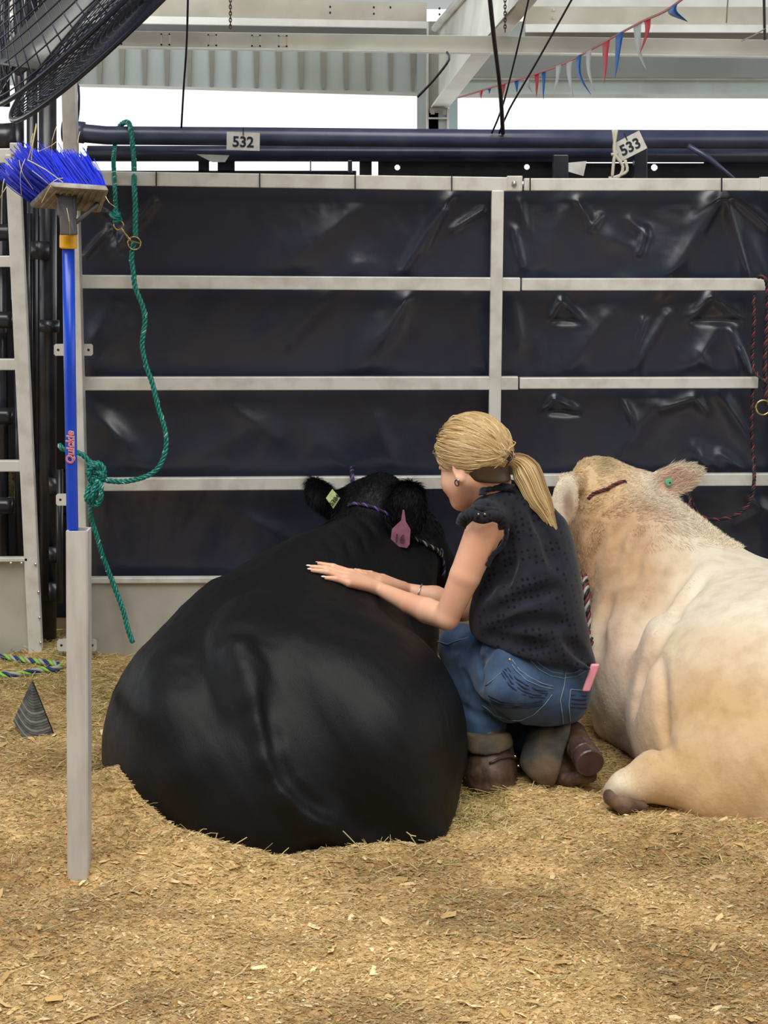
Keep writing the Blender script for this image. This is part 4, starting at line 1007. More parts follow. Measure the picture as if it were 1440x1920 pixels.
# ---- hair: cap, locks and ponytail
tie_c = hd(-.108, 0.004, -.004)
HS = SDF(); HS.ell(hd(-.014, 0, .034), (.103, .083, .094), HR)
HS.cap(hd(-.085, 0, .01), tie_c, .045, .018, k=.04)
HS.plane(hd(-.005, 0, -.006), hf_ * .50 - hu_ * .86, .012)
hp_, hq_ = HS.mesh(.004, 2)
r_ = np.random.default_rng(4)
lt, md, dk = np.array(lin((232, 208, 158))[:3]), np.array(lin((186, 154, 104))[:3]), np.array(lin((118, 92, 66))[:3])
def hcol(t, low=0): 
    t = np.clip(t, 0, 1); c = dk + (md - dk) * min(1, t * 2) if t < .5 else md + (lt - md) * (t - .5) * 2
    return c
hair_o = obj('hair', np_mesh('hair', hp_, hq_, np.tile(md * .8, (len(hp_), 1))), 'hair', girl)
lk = MB()
def lock(path, r0, col, seg=4):
    n0 = len(lk.v); rr = r0 * np.sin(np.linspace(.25, math.pi - .35, len(path))) ** .5; lk.tube(path, rr, seg, cap=False); lk.c += [col] * (len(lk.v) - n0)
HE = SDF(); HE.ell(hd(-.014, 0, .034), (.103, .083, .094), HR); HE.cap(hd(-.085, 0, .01), tie_c, .045, .018, k=.04)
def proj(p, off):
    p = np.atleast_2d(p).astype(float); off = np.broadcast_to(off, (len(p),))
    for _ in range(3):
        v = HE.at(p); e = .004; g = np.stack([HE.at(p + e * np.eye(3)[i]) - HE.at(p - e * np.eye(3)[i]) for i in range(3)], 1)
        g /= np.linalg.norm(g, axis=1)[:, None] + 1e-9; p = p - g * (v - off)[:, None]
    return p
cE = hd(-.014, 0, .034)
nL = 1000; a = r_.uniform(-math.pi, math.pi, nL); e_ = r_.random(nL) ** 1.3      # e_ = 0 on the hairline, 1 at the crown
fw = .088 * np.cos(a) * (1 - e_ * .75); sd = .082 * np.sin(a) * (1 - e_ * .85); up = (-.006 + .58 * .088 * np.cos(a)) * (1 - e_) + .118 * e_ + r_.uniform(0, .005, nL)
st = proj(HC + fw[:, None] * hf_ + sd[:, None] * hs_ + up[:, None] * hu_, .001)
en = tie_c + r_.normal(0, .005, (nL, 3)); ts = np.linspace(0, 1, 9)
pp = st[:, None] * (1 - ts)[None, :, None] + en[:, None] * ts[None, :, None]
pp = cE + (pp - cE) / (np.linalg.norm(pp - cE, axis=2, keepdims=True) + 1e-6) * .10
pp = proj(pp.reshape(-1, 3), np.tile(.0012 + .0016 * np.sin(math.pi * ts), nL)).reshape(nL, 9, 3); pp[:, -1] = en
tone_ = r_.normal(.60, .2, nL) - .3 * (np.sin(a * 9) * .5 + .2) * (1 - e_)
for i in range(nL): lock(smooth_path(pp[i], .011), r_.uniform(.0012, .0024), hcol(tone_[i]))
pc = [tie_c, P(975, 868, 4.02), P(992, 895, 4.01), P(1005, 925, 4.0), P(1022, 955, 3.99), P(1036, 985, 3.985), P(1046, 1008, 3.98)]
pth0 = smooth_path(pc, .012); tn_ = np.linspace(0, 1, len(pth0)); prof = np.interp(tn_, [0, .12, .35, .65, .9, 1], [.007, .013, .036, .028, .011, .003])
T_ = np.gradient(pth0, axis=0); T_ /= np.linalg.norm(T_, axis=1)[:, None]; ax1 = np.cross(T_, A3(0, 1, 0)); ax1 /= np.linalg.norm(ax1, axis=1)[:, None]; ax2 = np.cross(T_, ax1)
for i in range(420):
    a = r_.uniform(0, 2 * math.pi); rad = math.sqrt(r_.random()); e_ = r_.uniform(.75, 1)
    n_ = int(len(pth0) * e_); w_ = r_.normal(0, .002, 3)
    off = (ax1 * math.cos(a) * rad + ax2 * math.sin(a) * rad * .7) * prof[:, None] + np.sin(tn_ * 3)[:, None] * w_
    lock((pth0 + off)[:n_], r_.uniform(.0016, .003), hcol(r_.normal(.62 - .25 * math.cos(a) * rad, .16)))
UH = SDF(); UH.ell(hd(-.012, 0, .028), (.097, .078, .089), HR); UH.cap(hd(-.07, 0, -.02), tie_c - hu_ * .012, .04, .016, k=.03); UH.cap(hd(-.040, 0, -.03), hd(-.046, 0, -.07), .0605, .055, k=.02)
UH.plane(hd(-.016, 0, 0), hf_ + hu_ * -.1, .01); UH.plane(hd(-.05, 0, -.060), hf_ * .35 - hu_, .01)
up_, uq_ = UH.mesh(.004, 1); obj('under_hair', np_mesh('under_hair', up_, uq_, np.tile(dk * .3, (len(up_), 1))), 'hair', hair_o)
nb_ = 240; fw = r_.uniform(-.095, -.018, nb_); sg_ = r_.choice([-1, 1], nb_)
st = HC + fw[:, None] * hf_ + (sg_ * np.sqrt(1 - (fw / .1) ** 2) * .078)[:, None] * hs_ + (-.012 + .5 * fw - r_.uniform(0, .012, nb_))[:, None] * hu_
st = proj(st, .0015); en = tie_c - hu_ * .012 + r_.normal(0, .004, (nb_, 3)); md_ = proj((st + en) / 2, .003)
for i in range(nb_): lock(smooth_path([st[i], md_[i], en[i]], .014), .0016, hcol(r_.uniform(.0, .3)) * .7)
obj('hair_locks', lk, 'hair', hair_o, smooth=True)
tdir = unit(P(975, 868, 4.02) - tie_c); t1 = unit(np.cross(tdir, A3(0, 0, 1))); t2 = np.cross(tdir, t1)
obj('hair_tie', MB().tube([tie_c + tdir * .004 + (t1 * math.cos(a) + t2 * math.sin(a)) * .0165 for a in np.linspace(0, 6.28, 21)[:-1]], .0105, 8, closed=True), 'tie', girl, smooth=True)

# ---- blouse
C_ = SDF()
C_.cap(P(932, 935, 4.045), P(950, 968, 4.06), .060, .080, k=.03)
C_.cap(P(950, 968, 4.06), P(912, 976, 3.95), .072, .056, k=.04); C_.cap(P(950, 968, 4.06), P(1012, 985, 4.19), .062, .052, k=.04)
C_.chain([P(958, 975, 4.06), P(990, 1020, 4.06), P(992, 1085, 4.03), P(988, 1145, 4.0), P(1005, 1205, 3.985)], [.085, .108, .125, .137, .144], k=.05)
px_ell(C_, 1085, 1238, 3.95, 34, .10, 26, -35, .03)
C_.ell(P(925, 1170, 4.0), (.055, .10, .06), None, .04)
hemA, hemB = P(895, 1208, 3.9), P(1122, 1254, 3.9); hn = unit(np.cross(hemB - hemA, A3(0, 1, 0.0))); hn = hn if hn[2] < 0 else -hn
C_.plane((hemA + hemB) / 2, hn, .006)
C_.cap(hd(-.030, 0, -.045), P(922, 915, 4.04), .053, .036, k=.008, op='s')      # neck hole
C_.cap(P(872, 1012, 3.87), P(915, 1000, 3.88), .062, .045, k=.010, op='s')            # armhole
C_.cap(P(915, 1035, 3.86), P(880, 1080, 3.88), .035, .05, k=.010, op='s')
for a, b, c, w in (((925, 1150), (985, 1120), (1040, 1105), .006), ((935, 1180), (1000, 1165), (1060, 1170), .006), ((905, 1120), (925, 1090), (960, 1060), .005), ((1000, 960), (1025, 1010), (1040, 1060), .005), ((1060, 1200), (1085, 1220), (1105, 1240), .005), ((950, 1000), (958, 1050), (948, 1100), .006), ((910, 1190), (960, 1205), (1020, 1215), .005)):
    crease(C_, [a, b, c], w, -.001, .03)
cp_, cq_ = C_.mesh(.0045, 2)
# displacement: fine eyelet dimples in rows
M['blouse'] = mat('black_eyelet_cotton', (24, 26, 36), 0.9, 0, (32, 34, 46), 30, 4, sheen=0.12, bump=(300, .5, .001), spec=.25)
nt = M['blouse'].node_tree; N_ = nt.nodes; L_ = nt.links
tc = N_.new('ShaderNodeTexCoord'); mp = N_.new('ShaderNodeMapping'); mp.inputs['Rotation'].default_value = (0, math.radians(12), 0); mp.inputs['Scale'].default_value = (62, 30, 62)
vo = N_.new('ShaderNodeTexVoronoi'); vo.inputs['Scale'].default_value = 1.0; vo.inputs['Randomness'].default_value = 0.25
mr = N_.new('ShaderNodeMapRange'); mr.inputs[1].default_value = 0.22; mr.inputs[2].default_value = 0.32
L_.new(tc.outputs['Object'], mp.inputs[0]); L_.new(mp.outputs[0], vo.inputs['Vector']); L_.new(vo.outputs['Distance'], mr.inputs[0])
bs = N_['Principled BSDF']; old = bs.inputs['Base Color'].links[0].from_socket
mx = N_.new('ShaderNodeMix'); mx.data_type = 'RGBA'; mx.inputs[6].default_value = (.001, .001, .002, 1); L_.new(old, mx.inputs[7]); L_.new(mr.outputs[0], mx.inputs[0]); L_.new(mx.outputs[2], bs.inputs['Base Color'])
bl = obj('blouse', np_mesh('blouse', cp_, cq_), 'blouse', girl)
def ruffle(pts, w, amp, n=120, outv=A3(-.3, -1, .2), name='ruffle'):
    pth = smooth_path(pts, .004); T = np.gradient(pth, axis=0); T /= np.linalg.norm(T, axis=1)[:, None] + 1e-9
    cs = np.cumsum(np.r_[0, np.linalg.norm(np.diff(pth, axis=0), axis=1)]); vs = []; o_ = unit(outv)
    for i, p_ in enumerate(pth):
        s2 = unit(np.cross(T[i], o_)); ph = cs[i] / .017 * 2 * math.pi
        for j, t in enumerate((0, .5, 1)):
            vs.append(p_ + s2 * (w * (t - .35)) + o_ * (amp * t * math.sin(ph) + .006 * math.sin(math.pi * t) + .004))
    fs = [(i * 3 + j, i * 3 + j + 1, (i + 1) * 3 + j + 1, (i + 1) * 3 + j) for i in range(len(pth) - 1) for j in range(2)]
    o = obj(name, MB().add(vs, fs), 'blouse', bl, smooth=True); so = o.modifiers.new('thick', 'SOLIDIFY'); so.thickness = .002; so.offset = 0
ruffle([P(862, 985, 3.92), P(868, 968, 3.90), P(885, 962, 3.875), P(905, 968, 3.865), P(925, 964, 3.87), P(943, 972, 3.885), P(950, 992, 3.90)], .030, .0035)
ruffle([P(875, 960, 3.92), P(895, 952, 3.89), P(915, 955, 3.88), P(938, 956, 3.885)], .020, .004)
ruffle([P(950, 985, 3.90), P(951, 1005, 3.905), P(942, 1025, 3.91), P(925, 1042, 3.91), P(915, 1062, 3.91)], .012, .003)
ruffle([P(903, 930, 3.97), P(906, 918, 3.98), P(920, 914, 3.985), P(945, 912, 3.99), P(965, 914, 4.0)], .020, .003, outv=A3(-.2, -1, .5))
for x in (897, 909): obj('button', MB().ell(P(x, 964, 3.852), (.0028,) * 3, None, 8, 6), 'brass', bl, smooth=True)

# ---- jeans
J = SDF()
px_ell(J, 1015, 1285, 3.99, 84, .13, 74, -14, .05)
px_ell(J, 965, 1278, 3.93, 62, .11, 60, 15, .05)
px_ell(J, 1062, 1292, 4.0, 42, .11, 58, 6, .04)
J.chain([P(965, 1285, 3.96), P(905, 1235, 4.06), P(866, 1212, 4.13)], [.10, .082, .060], k=.03)       # near thigh
J.chain([P(866, 1215, 4.13), P(885, 1290, 4.06), P(905, 1345, 4.02), P(915, 1395, 3.99)], [.060, .060, .056, .055], k=.03)
J.chain([P(1030, 1310, 4.05), P(930, 1340, 4.3)], [.09, .06], k=.03)
J.chain([P(935, 1345, 4.28), P(1000, 1375, 4.1), P(1030, 1408, 3.99)], [.055, .06, .058], k=.03)
J.cap(P(960, 1228, 3.95), P(1050, 1246, 4.0), .085, .078, k=.04)
for c3 in ([(905, 1200), (895, 1225), (900, 1255)], [(925, 1215), (905, 1240), (903, 1285)], [(870, 1260), (890, 1300), (930, 1345)], [(885, 1190), (870, 1215), (840, 1220)], [(860, 1320), (890, 1340), (930, 1350)], [(905, 1315), (950, 1350), (1000, 1368)]):
    crease(J, c3, .005, -.0015, .018)
jp, jq = J.mesh(.0048, 2)
jn = obj('jeans', np_mesh('jeans', jp, jq), 'denim', girl)
def seam(pts, r, m, lift=.0012, name='seam'):
    lift += .0022
    w_ = on(J, pts, lift)
    if len(w_) > 2: obj(name, MB().tube(smooth_path(w_, .006), r, 5), m, jn, smooth=True)
seam([(956, 1240), (968, 1258), (987, 1276), (1010, 1286), (1036, 1292)], .0011, 'stitch')
seam([(960, 1237), (975, 1258), (992, 1270), (1014, 1281), (1036, 1287)], .0011, 'stitch')
for k_ in range(4): seam([(941 + 3 * k_, 1262 - 4 * k_), (955 + 4 * k_, 1284 - 4 * k_), (975 + 4 * k_, 1300 - 5 * k_), (996 + 4 * k_, 1306 - 4 * k_), (1022 + 2 * k_, 1308 - 4 * k_)], .0020, 'denim_dark', -.0004, 'pleat')
for k_ in range(3): seam([(917 + 2 * k_, 1304 + 6 * k_), (940, 1314 + 5 * k_), (966, 1318 + 4 * k_), (992, 1318 + 4 * k_), (1017, 1313 + 4 * k_)], .0018, 'denim_dark', -.0004, 'pleat')
seam([(906, 1322), (930, 1340), (955, 1349), (976, 1349), (1000, 1338), (1020, 1320), (1034, 1302)], .0010, 'stitch')
seam([(993, 1238), (1010, 1256), (1030, 1267), (1055, 1272), (1080, 1268), (1096, 1258)], .0010, 'stitch')
seam([(1000, 1236), (1016, 1250), (1034, 1260), (1056, 1264), (1078, 1261), (1092, 1252)], .0010, 'stitch')
seam([(1060, 1258), (1057, 1285), (1050, 1312), (1054, 1340), (1056, 1356)], .0014, 'stitch')
seam([(912, 1285), (925, 1275), (940, 1262)], .0010, 'stitch')
seam([(1069, 1352), (1066, 1320), (1069, 1293), (1085, 1294), (1102, 1296)], .0012, 'stitch')
for y_ in (1303, 1310, 1318, 1325): seam([(1070, y_), (1080, y_ + 1), (1090, y_ + 2), (1098, y_ + 2)], .0018, 'denim_dark', -.0004, 'pleat')
seam([(822, 1203), (840, 1208), (860, 1202), (880, 1196)], .0012, 'stitch')
rb = on(J, [(956, 1237)], .001)
if rb: obj('rivet', MB().ell(rb[0], (.0048,) * 3, None, 10, 7), 'brass', jn, smooth=True)

# ---- boots
K1 = SDF()
px_cap(K1, (918, 1395, 3.99), (924, 1450, 3.93), 43, 46, .03); px_cap(K1, (905, 1462, 3.95), (880, 1462, 4.15), 36, 26, .03); px_ell(K1, 924, 1466, 3.93, 50, .07, 14, 0, .012)
k1p, k1q = K1.mesh(.005, 1, zmin=-.06)
b1_ = obj('boot', np_mesh('boot', k1p, k1q), 'leather', girl)
cf = SDF(); px_cap(cf, (912, 1375, 3.98), (920, 1405, 3.955), 43, 45, .02); cf.plane(P(922, 1414, 3.9), A3(.15, 0, -1), .003); cf.plane(P(922, 1380, 3.9), A3(0, .2, 1), .006)
cfp, cfq = cf.mesh(.005, 1); obj('cuff', np_mesh('cuff', cfp, cfq), 'cuff', jn)
obj('strap', MB().tube(smooth_path(on(K1, [(918, 1432), (935, 1424), (952, 1420), (966, 1424), (972, 1440)], .004), .01), .008, 8, flat=.4), 'leather_dark', b1_, smooth=True)
for px, py in ((966, 1418), (972, 1436)): obj('stud', MB().ell(P(px, py, 3.88), (.003,) * 3, None, 8, 6), 'steel', b1_)
K2 = SDF()
px_cap(K2, (1072, 1378, 3.98), (1094, 1412, 3.87), 27, 25, .02); px_cap(K2, (1060, 1400, 4.0), (1040, 1455, 3.95), 36, 32, .04); px_cap(K2, (1050, 1462, 3.92), (1010, 1462, 4.05), 28, 24, .03); px_cap(K2, (1060, 1463, 3.88), (1108, 1456, 3.84), 14, 12, .015)
k2p, k2q = K2.mesh(.005, 1, zmin=-.06); b2_ = obj('boot', np_mesh('boot', k2p, k2q), 'leather', girl)
h0, h1 = P(1090, 1404, 3.885), P(1107, 1432, 3.80); s = RP(1, 1100, 1420, 3.85)
obj('heel', MB().lathe(h0, h1, [(0, 25 * s), (.45, 27 * s), (.5, 25.5 * s), (.95, 27 * s), (1, 25 * s)], 22), 'leather_dark', b2_, smooth=False)
cf = SDF(); px_cap(cf, (1030, 1365, 4.02), (1022, 1432, 3.92), 40, 48, .03); px_cap(cf, (1062, 1370, 4.0), (1075, 1385, 3.93), 30, 34, .03)
nrm = unit(np.cross(P(1075, 1362, 3.8) - P(1038, 1470, 3.8), A3(0, 1, 0))); nrm = nrm if nrm[0] > 0 else -nrm
cf.plane(P(1050, 1430, 3.9), nrm, .006); cf.plane(P(994, 1456, 3.9), A3(-.6, 0, -.8), .01)
cfp, cfq = cf.mesh(.005, 1); obj('cuff', np_mesh('cuff', cfp, cfq), 'cuff', jn)
mb = MB(); ps(mb, [(1109, 1246, 3.87), (1125, 1246, 3.87), (1106, 1297, 3.87), (1092, 1297, 3.87)], .012)
obj('phone', mb, 'pink', None, 'phone in a pink case tucked in the back jeans pocket', 'phone', bevel=.004)
# ================================================================== PROPS
# ---- upturned broom standing in the short post
br = thing('broom', 'broom with blue bristles and blue handle stood head up in the short post', 'broom', P(135, 1000, 3.335))
BD = 3.36
s = RP(1, 130, 700, BD)
obj('handle', MB().tube([P(137, 1120, 3.366), P(136, 990, 3.363), P(131, 700, BD), P(128, 455, BD)], [11 * s, 11 * s, 11.2 * s, 11.5 * s], 20), 'blue_plastic', br, smooth=True)
obj('collar', MB().lathe(P(128, 466, BD), P(128, 440, BD), [(0, 15 * s), (.1, 16 * s), (.9, 16 * s), (1, 15 * s)], 22), 'yellow', br, smooth=False, bevel=.0005)
obj('socket', MB().lathe(P(128, 441, BD), P(124, 352, 3.33), [(0, 14 * s), (.35, 14.5 * s), (.45, 18 * s), (.8, 17 * s), (1, 20 * s)], 20), 'dark_socket', br)
m = MB(); ps(m, [(112, 441, 3.31), (112, 405, 3.31), (106, 372, 3.31), (96, 352, 3.32), (140, 352, 3.32), (140, 405, 3.31), (143, 441, 3.31)], .02); obj('socket_rib', m, 'dark_socket', br, bevel=.003)
# block: four lower corners seen from below
Aq, Bq, Cq, Dq = P(58, 390, 3.41), P(99, 350, 3.27), P(206, 357, 3.29), P(190, 400, 3.42)
up_ = P(85, 325, 3.31) - P(99, 350, 3.27)
m = MB(); m.slab([Aq, Bq, Cq, Dq], unit(up_) * .022); obj('block', m, 'grey_block', br, bevel=.006)
for i in range(9):
    t = .12 + .8 * i / 8; a = Aq * (1 - t) + Dq * t; b = Bq * (1 - t) + Cq * t; k_ = a * .9 + b * .1; l_ = a * .1 + b * .9
    obj('block_rib', MB().bar(k_ - unit(up_) * .001, l_ - unit(up_) * .001, .004, .004), 'grey_block', br)
obj('brace', MB().tube([P(128, 430, 3.325), P(160, 402, 3.33), P(196, 372, 3.38)], .007, 10, flat=.6), 'dark_socket', br, smooth=True)
bl_ = MB(); r_ = np.random.default_rng(8); nb = 0; bc0 = np.array(lin((30, 52, 212))[:3])
bd1 = P(58 - 58, 390 - 62, 3.44) - Aq; bd2 = P(206 - 38, 357 - 62, 3.34) - Cq; bd1b = P(99 - 54, 350 - 62, 3.32) - Bq
for i in range(18):
    for j in range(7):
        u_, v_ = (i + .5) / 18, (j + .5) / 7
        rt = (Aq * (1 - u_) + Dq * u_) * (1 - v_) + (Bq * (1 - u_) + Cq * u_) * v_ + unit(up_) * .02
        dd = (bd1 * (1 - v_) + bd1b * v_) * (1 - u_) + bd2 * u_; tuft = r_.normal(0, .0035, 3)
        for k_ in range(14):
            o_ = r_.normal(0, .0022, 3); tp = rt + dd * r_.uniform(.82, 1.04) + tuft + o_ * 3.2 + r_.normal(0, .002, 3); n0 = len(bl_.v)
            bl_.tube([rt + o_, (rt + tp) / 2 + o_ * 1.2, tp], .0011, 3, cap=False); bl_.c += [bc0 * r_.uniform(.65, 1.35)] * (len(bl_.v) - n0)
obj('bristles', bl_, 'bristle', br, kind='stuff')
# printed maker's lettering on the handle
lx, ly = unit(P(134, 800, BD) - P(134, 870, BD)), A3(-1, 0, 0)
for nm, mt_, off_, dz_ in (('lettering_outline', 'card', .0009, 0), ('lettering', 'red', .0, -.0006)):
    mb = place_mb(text_mb('Quickie', 20 * s, .0004, max(off_, 0), shear=.2), P(134, 838, BD) + A3(0, -11.4 * s + dz_, 0), lx, ly); obj(nm, mb, mt_, br)
m = MB(); m.bar(P(141, 855, BD) + A3(0, -9.6 * s, 0), P(141, 815, BD) + A3(0, -9.6 * s, 0), .0009, .001); obj('underline', m, 'card', br)

# ---- teal lead rope
tr = thing('lead_rope', 'teal twisted lead rope hung over the top pipe and knotted round the tall post', 'lead rope', P(250, 900, 4.95))
tm = ['teal', 'teal', 'teal']; R_ = .0088
rope(tr, [P(x, y, d) for x, y, d in [(216, 268, 5.50), (222, 240, 5.46), (236, 229, 5.40), (244, 236, 5.32), (248, 262, 5.29), (251, 300, 5.24), (252, 345, 5.01), (254, 400, 5.0), (254, 445, 5.0)]], R_, tm, glints='glint_fleck')
rope(tr, [P(x, y, 5.0) for x, y in [(252, 452), (247, 480), (250, 510), (254, 540), (268, 575), (272, 600), (269, 625), (267, 650), (274, 685), (286, 720), (297, 765), (308, 800), (312, 830), (306, 860), (290, 884), (262, 897), (230, 903), (200, 901), (188, 897)]], R_, tm, glints='glint_fleck')
rope(tr, [P(x, y, d) for x, y, d in [(216, 268, 5.50), (213, 300, 5.2), (215, 345, 5.0), (217, 385, 5.0), (218, 400, 5.0)]], R_ * .85, tm, glints='glint_fleck')
kn = [(212, 396), (224, 402), (214, 408), (208, 400), (222, 410), (214, 416), (226, 412), (216, 404)]
rope(tr, [P(x, y, 4.99 - .01 * (i % 3)) for i, (x, y) in enumerate(kn)], .0075, tm)
rope(tr, [P(x, y, d) for x, y, d in [(112, 834, 4.94), (118, 842, 4.93), (130, 845, 4.95), (150, 850, 4.945), (165, 862, 4.95), (180, 878, 4.95)]], R_, tm, glints='glint_fleck')
for path in ([(162, 872), (186, 868), (196, 884), (178, 900), (164, 888), (180, 872), (192, 888)], [(168, 896), (182, 884), (196, 892), (186, 904), (170, 902), (166, 884)],
             [(176, 895), (166, 915), (162, 935), (172, 946), (186, 944), (190, 925), (184, 905), (178, 893)], [(180, 893), (178, 912), (172, 930), (176, 944), (188, 935), (190, 912), (186, 896)]):
    rope(tr, [P(x, y, 4.935 - .012 * (i % 3)) for i, (x, y) in enumerate(path)], .0082, tm, glints='glint_fleck')
rope(tr, [P(x, y, d) for x, y, d in [(184, 898, 4.92), (178, 925, 4.925), (170, 950, 4.94), (172, 975, 4.97), (180, 1000, 4.98), (190, 1035, 5.0), (205, 1075, 5.02), (218, 1110, 5.02), (231, 1145, 5.02), (240, 1180, 5.02), (249, 1205, 5.02)]], R_, tm, glints='glint_fleck')
rc = P(252, 456, 4.985); obj('ring', MB().tube([rc + A3(math.cos(a) * .0205, -.002 * math.sin(a), math.sin(a) * .0205) for a in np.linspace(0, 6.28, 29)[:-1]], .0023, 8, closed=True), 'brass', tr, smooth=True)
c1, c2_ = P(224, 424, 4.985), P(244, 450, 4.98); ax_ = unit(c2_ - c1); sd_ = unit(np.cross(ax_, A3(0, 1, 0)))
obj('snap_hook', MB().tube(smooth_path([c1 + ax_ * .010, c1 + ax_ * .004 + sd_ * .014, c1 - ax_ * .014 + sd_ * .012, c1 - ax_ * .018 - sd_ * .002, c1 - ax_ * .012 - sd_ * .013, c1 + ax_ * .004 - sd_ * .013, c1 + ax_ * .010], .003), .0026, 7), 'brass', tr, smooth=True)
obj('snap_shaft', MB().lathe(c1 + ax_ * .008, c2_, [(0, .004), (.2, .0045), (.3, .003), (.8, .0035), (1, .005)], 10), 'brass', tr)
obj('snap_bar', MB().bar(c2_ - A3(.006, 0, 0), rc + A3(.018, 0, 0), .004, .004), 'brass', tr)

# ---- lime and navy rope on the bedding
gr = thing('lead_rope', 'lime, grey and navy twisted rope lying on the bedding under the left gate', 'lead rope', P(60, 1255, 4.85))
def onG(px, py, up=0.0):
    """ground points under photo pixels (scalars or arrays)"""
    px, py = np.broadcast_arrays(np.asarray(px, float), np.asarray(py, float)); u, v = (px - 720) / F, (960 - py) / F
    Dy = math.cos(PIT) + v * math.sin(PIT); Dz = (-math.sin(PIT) + v * math.cos(PIT)) / Dy; Dx = u / Dy
    lo = np.full(px.shape, 2.6); hi = np.full(px.shape, 5.3)
    for _ in range(22):
        m_ = (lo + hi) / 2; ab = EYE + Dz * m_ > ground(Dx * m_, m_); lo = np.where(ab, m_, lo); hi = np.where(ab, hi, m_)
    return np.stack([Dx * lo, lo, ground(Dx * lo, lo) + up], -1)
rope(gr, [onG(x, y, .012) for x, y in [(-60, 1232), (-20, 1236), (10, 1238), (40, 1243), (75, 1247), (100, 1250), (113, 1256), (104, 1261), (80, 1262), (50, 1268), (15, 1272), (-40, 1265)]], .0105, ['lime', 'navy', 'grey_yarn'], pitch=.075)

# ---- ribbed rubber scrap
rs = thing('rubber_scrap', 'curved grey-black ribbed rubber scrap poking out of the bedding at the left', 'rubber scrap', onG(70, 1385))
tipR = onG(60, 1372); tp = P(60, 1276, tipR[1] + .03); L0 = P(25, 1352, tipR[1]); R0 = P(104, 1386, tipR[1] - .02)
n = 22
for i in range(n):
    t0, t1_ = i / n, (i + .86) / n; mb = MB(); vs = []
    for t in (t0, t1_):
        for k_ in range(7):
            v_ = k_ / 6; e_ = L0 * (1 - v_) + R0 * v_ + A3(0, -.05 * math.sin(math.pi * v_), -.022 * math.sin(math.pi * v_)); tt = max(.03, t)
            vs.append(tp * (1 - tt) + e_ * tt)
    off_ = A3(0, -.004, .001)
    vs2 = [v + off_ for v in vs]; fs = []
    for k_ in range(6): fs += [(k_, k_ + 1, k_ + 8, k_ + 7), (14 + k_, 14 + k_ + 7, 14 + k_ + 8, 14 + k_ + 1), (k_, 14 + k_, 14 + k_ + 1, k_ + 1), (k_ + 7, k_ + 8, 14 + k_ + 8, 14 + k_ + 7)]
    fs += [(0, 7, 21, 14), (6, 20, 27, 13)]
    obj('ridge', mb.add(vs + vs2, fs), 'rubber_light' if i % 3 == 2 and i > 8 else 'rubber', rs)
vs = []; 
for t in (.03, 1):
    for k_ in range(7):
        v_ = k_ / 6; e_ = L0 * (1 - v_) + R0 * v_ + A3(0, -.05 * math.sin(math.pi * v_), -.022 * math.sin(math.pi * v_)); vs.append(tp * (1 - t) + e_ * t + A3(0, .003, 0))
mb = MB(); mb.add(vs + [v + A3(0, .006, 0) for v in vs], [f for k_ in range(6) for f in ((k_, k_ + 1, k_ + 8, k_ + 7), (14 + k_, 21 + k_, 22 + k_, 15 + k_), (k_ + 7, k_ + 8, k_ + 22, k_ + 21))]); obj('backing', mb, 'tie', rs)
# ---- drum fan at the upper left
fn = thing('drum_fan', 'large dark wire-guarded drum fan tilted at the upper left corner', 'fan', P(235, -150, 4.45))
fc = P(288, -86, 4.45); Rf = 0.60
fu = unit(A3(.715, .05, .70)); fw_ = unit(A3(-.70, .55, .46)); fw_ = unit(fw_ - fu * (fw_ @ fu)); 
# the disc plane holds fu (along the picture diagonal) and fv (mostly away from the viewer)
fv = unit(fc - A3(0, 0, EYE)) + .10 * unit(A3(-.7, 0, .7)); fv = unit(fv - fu * (fv @ fu)); fax = np.cross(fu, fv); fax = fax if fax[0] < 0 else -fax
def fp(r, a, z=0): return fc + (fu * math.cos(a) + fv * math.sin(a)) * r + fax * z
for z0 in (-.03, .03):
    obj('rim', MB().tube([fp(Rf, a, z0) for a in np.linspace(0, 6.2832, 65)[:-1]], .0075, 8, closed=True), 'dark_metal', fn, smooth=True)
for sgn in (1, -1):
    g_ = bpy.data.objects.new('guard', None); COL.objects.link(g_); g_.parent = fn; g_['_w'] = fn['_w']
    dome = lambda r: (.03 + .26 * (1 - (r / Rf) ** 3)) if sgn > 0 else -(.03 + .04 * (1 - (r / Rf) ** 2.2))
    for k_ in range(22):
        rr = .07 + (Rf - .07) * (k_ + 0.5) / 22; obj('guard_ring', MB().tube([fp(rr, a, dome(rr)) for a in np.linspace(0, 6.2832, 61)[:-1]], .0022, 5, closed=True), 'dark_metal', g_, smooth=True)
    for k_ in range(72):
        a = 2 * math.pi * k_ / 72; obj('guard_wire', MB().tube([fp(rr, a + .25 * (rr / Rf), dome(rr)) for rr in np.linspace(.06, Rf, 9)], .0020, 5), 'dark_metal', g_, smooth=True)
    obj('hub_cap', MB().lathe(fp(0, 0, .27 if sgn > 0 else -.06), fp(0, 0, .30 if sgn > 0 else -.08), [(0, .08), (.8, .08), (1, .06)], 20), 'dark_metal', g_)
obj('motor', MB().lathe(fp(0, 0, 0), fp(0, 0, .20), [(0, .09), (.1, .1), (.9, .1), (1, .07)], 20), 'dark_metal', fn)
for k_ in range(4):
    a = math.pi / 2 * k_ + .5; vs = []
    for rr in np.linspace(.09, Rf * .92, 6):
        hw2 = .05 + .10 * (rr / Rf); vs += [fp(rr, a - hw2 / rr * .6, .12), fp(rr, a + hw2 / rr * .6, .04)]
    fs = [(2 * i, 2 * i + 1, 2 * i + 3, 2 * i + 2) for i in range(5)]; o = obj('blade', MB().add(vs, fs), 'fan_body', fn, smooth=True); so = o.modifiers.new('thick', 'SOLIDIFY'); so.thickness = .004
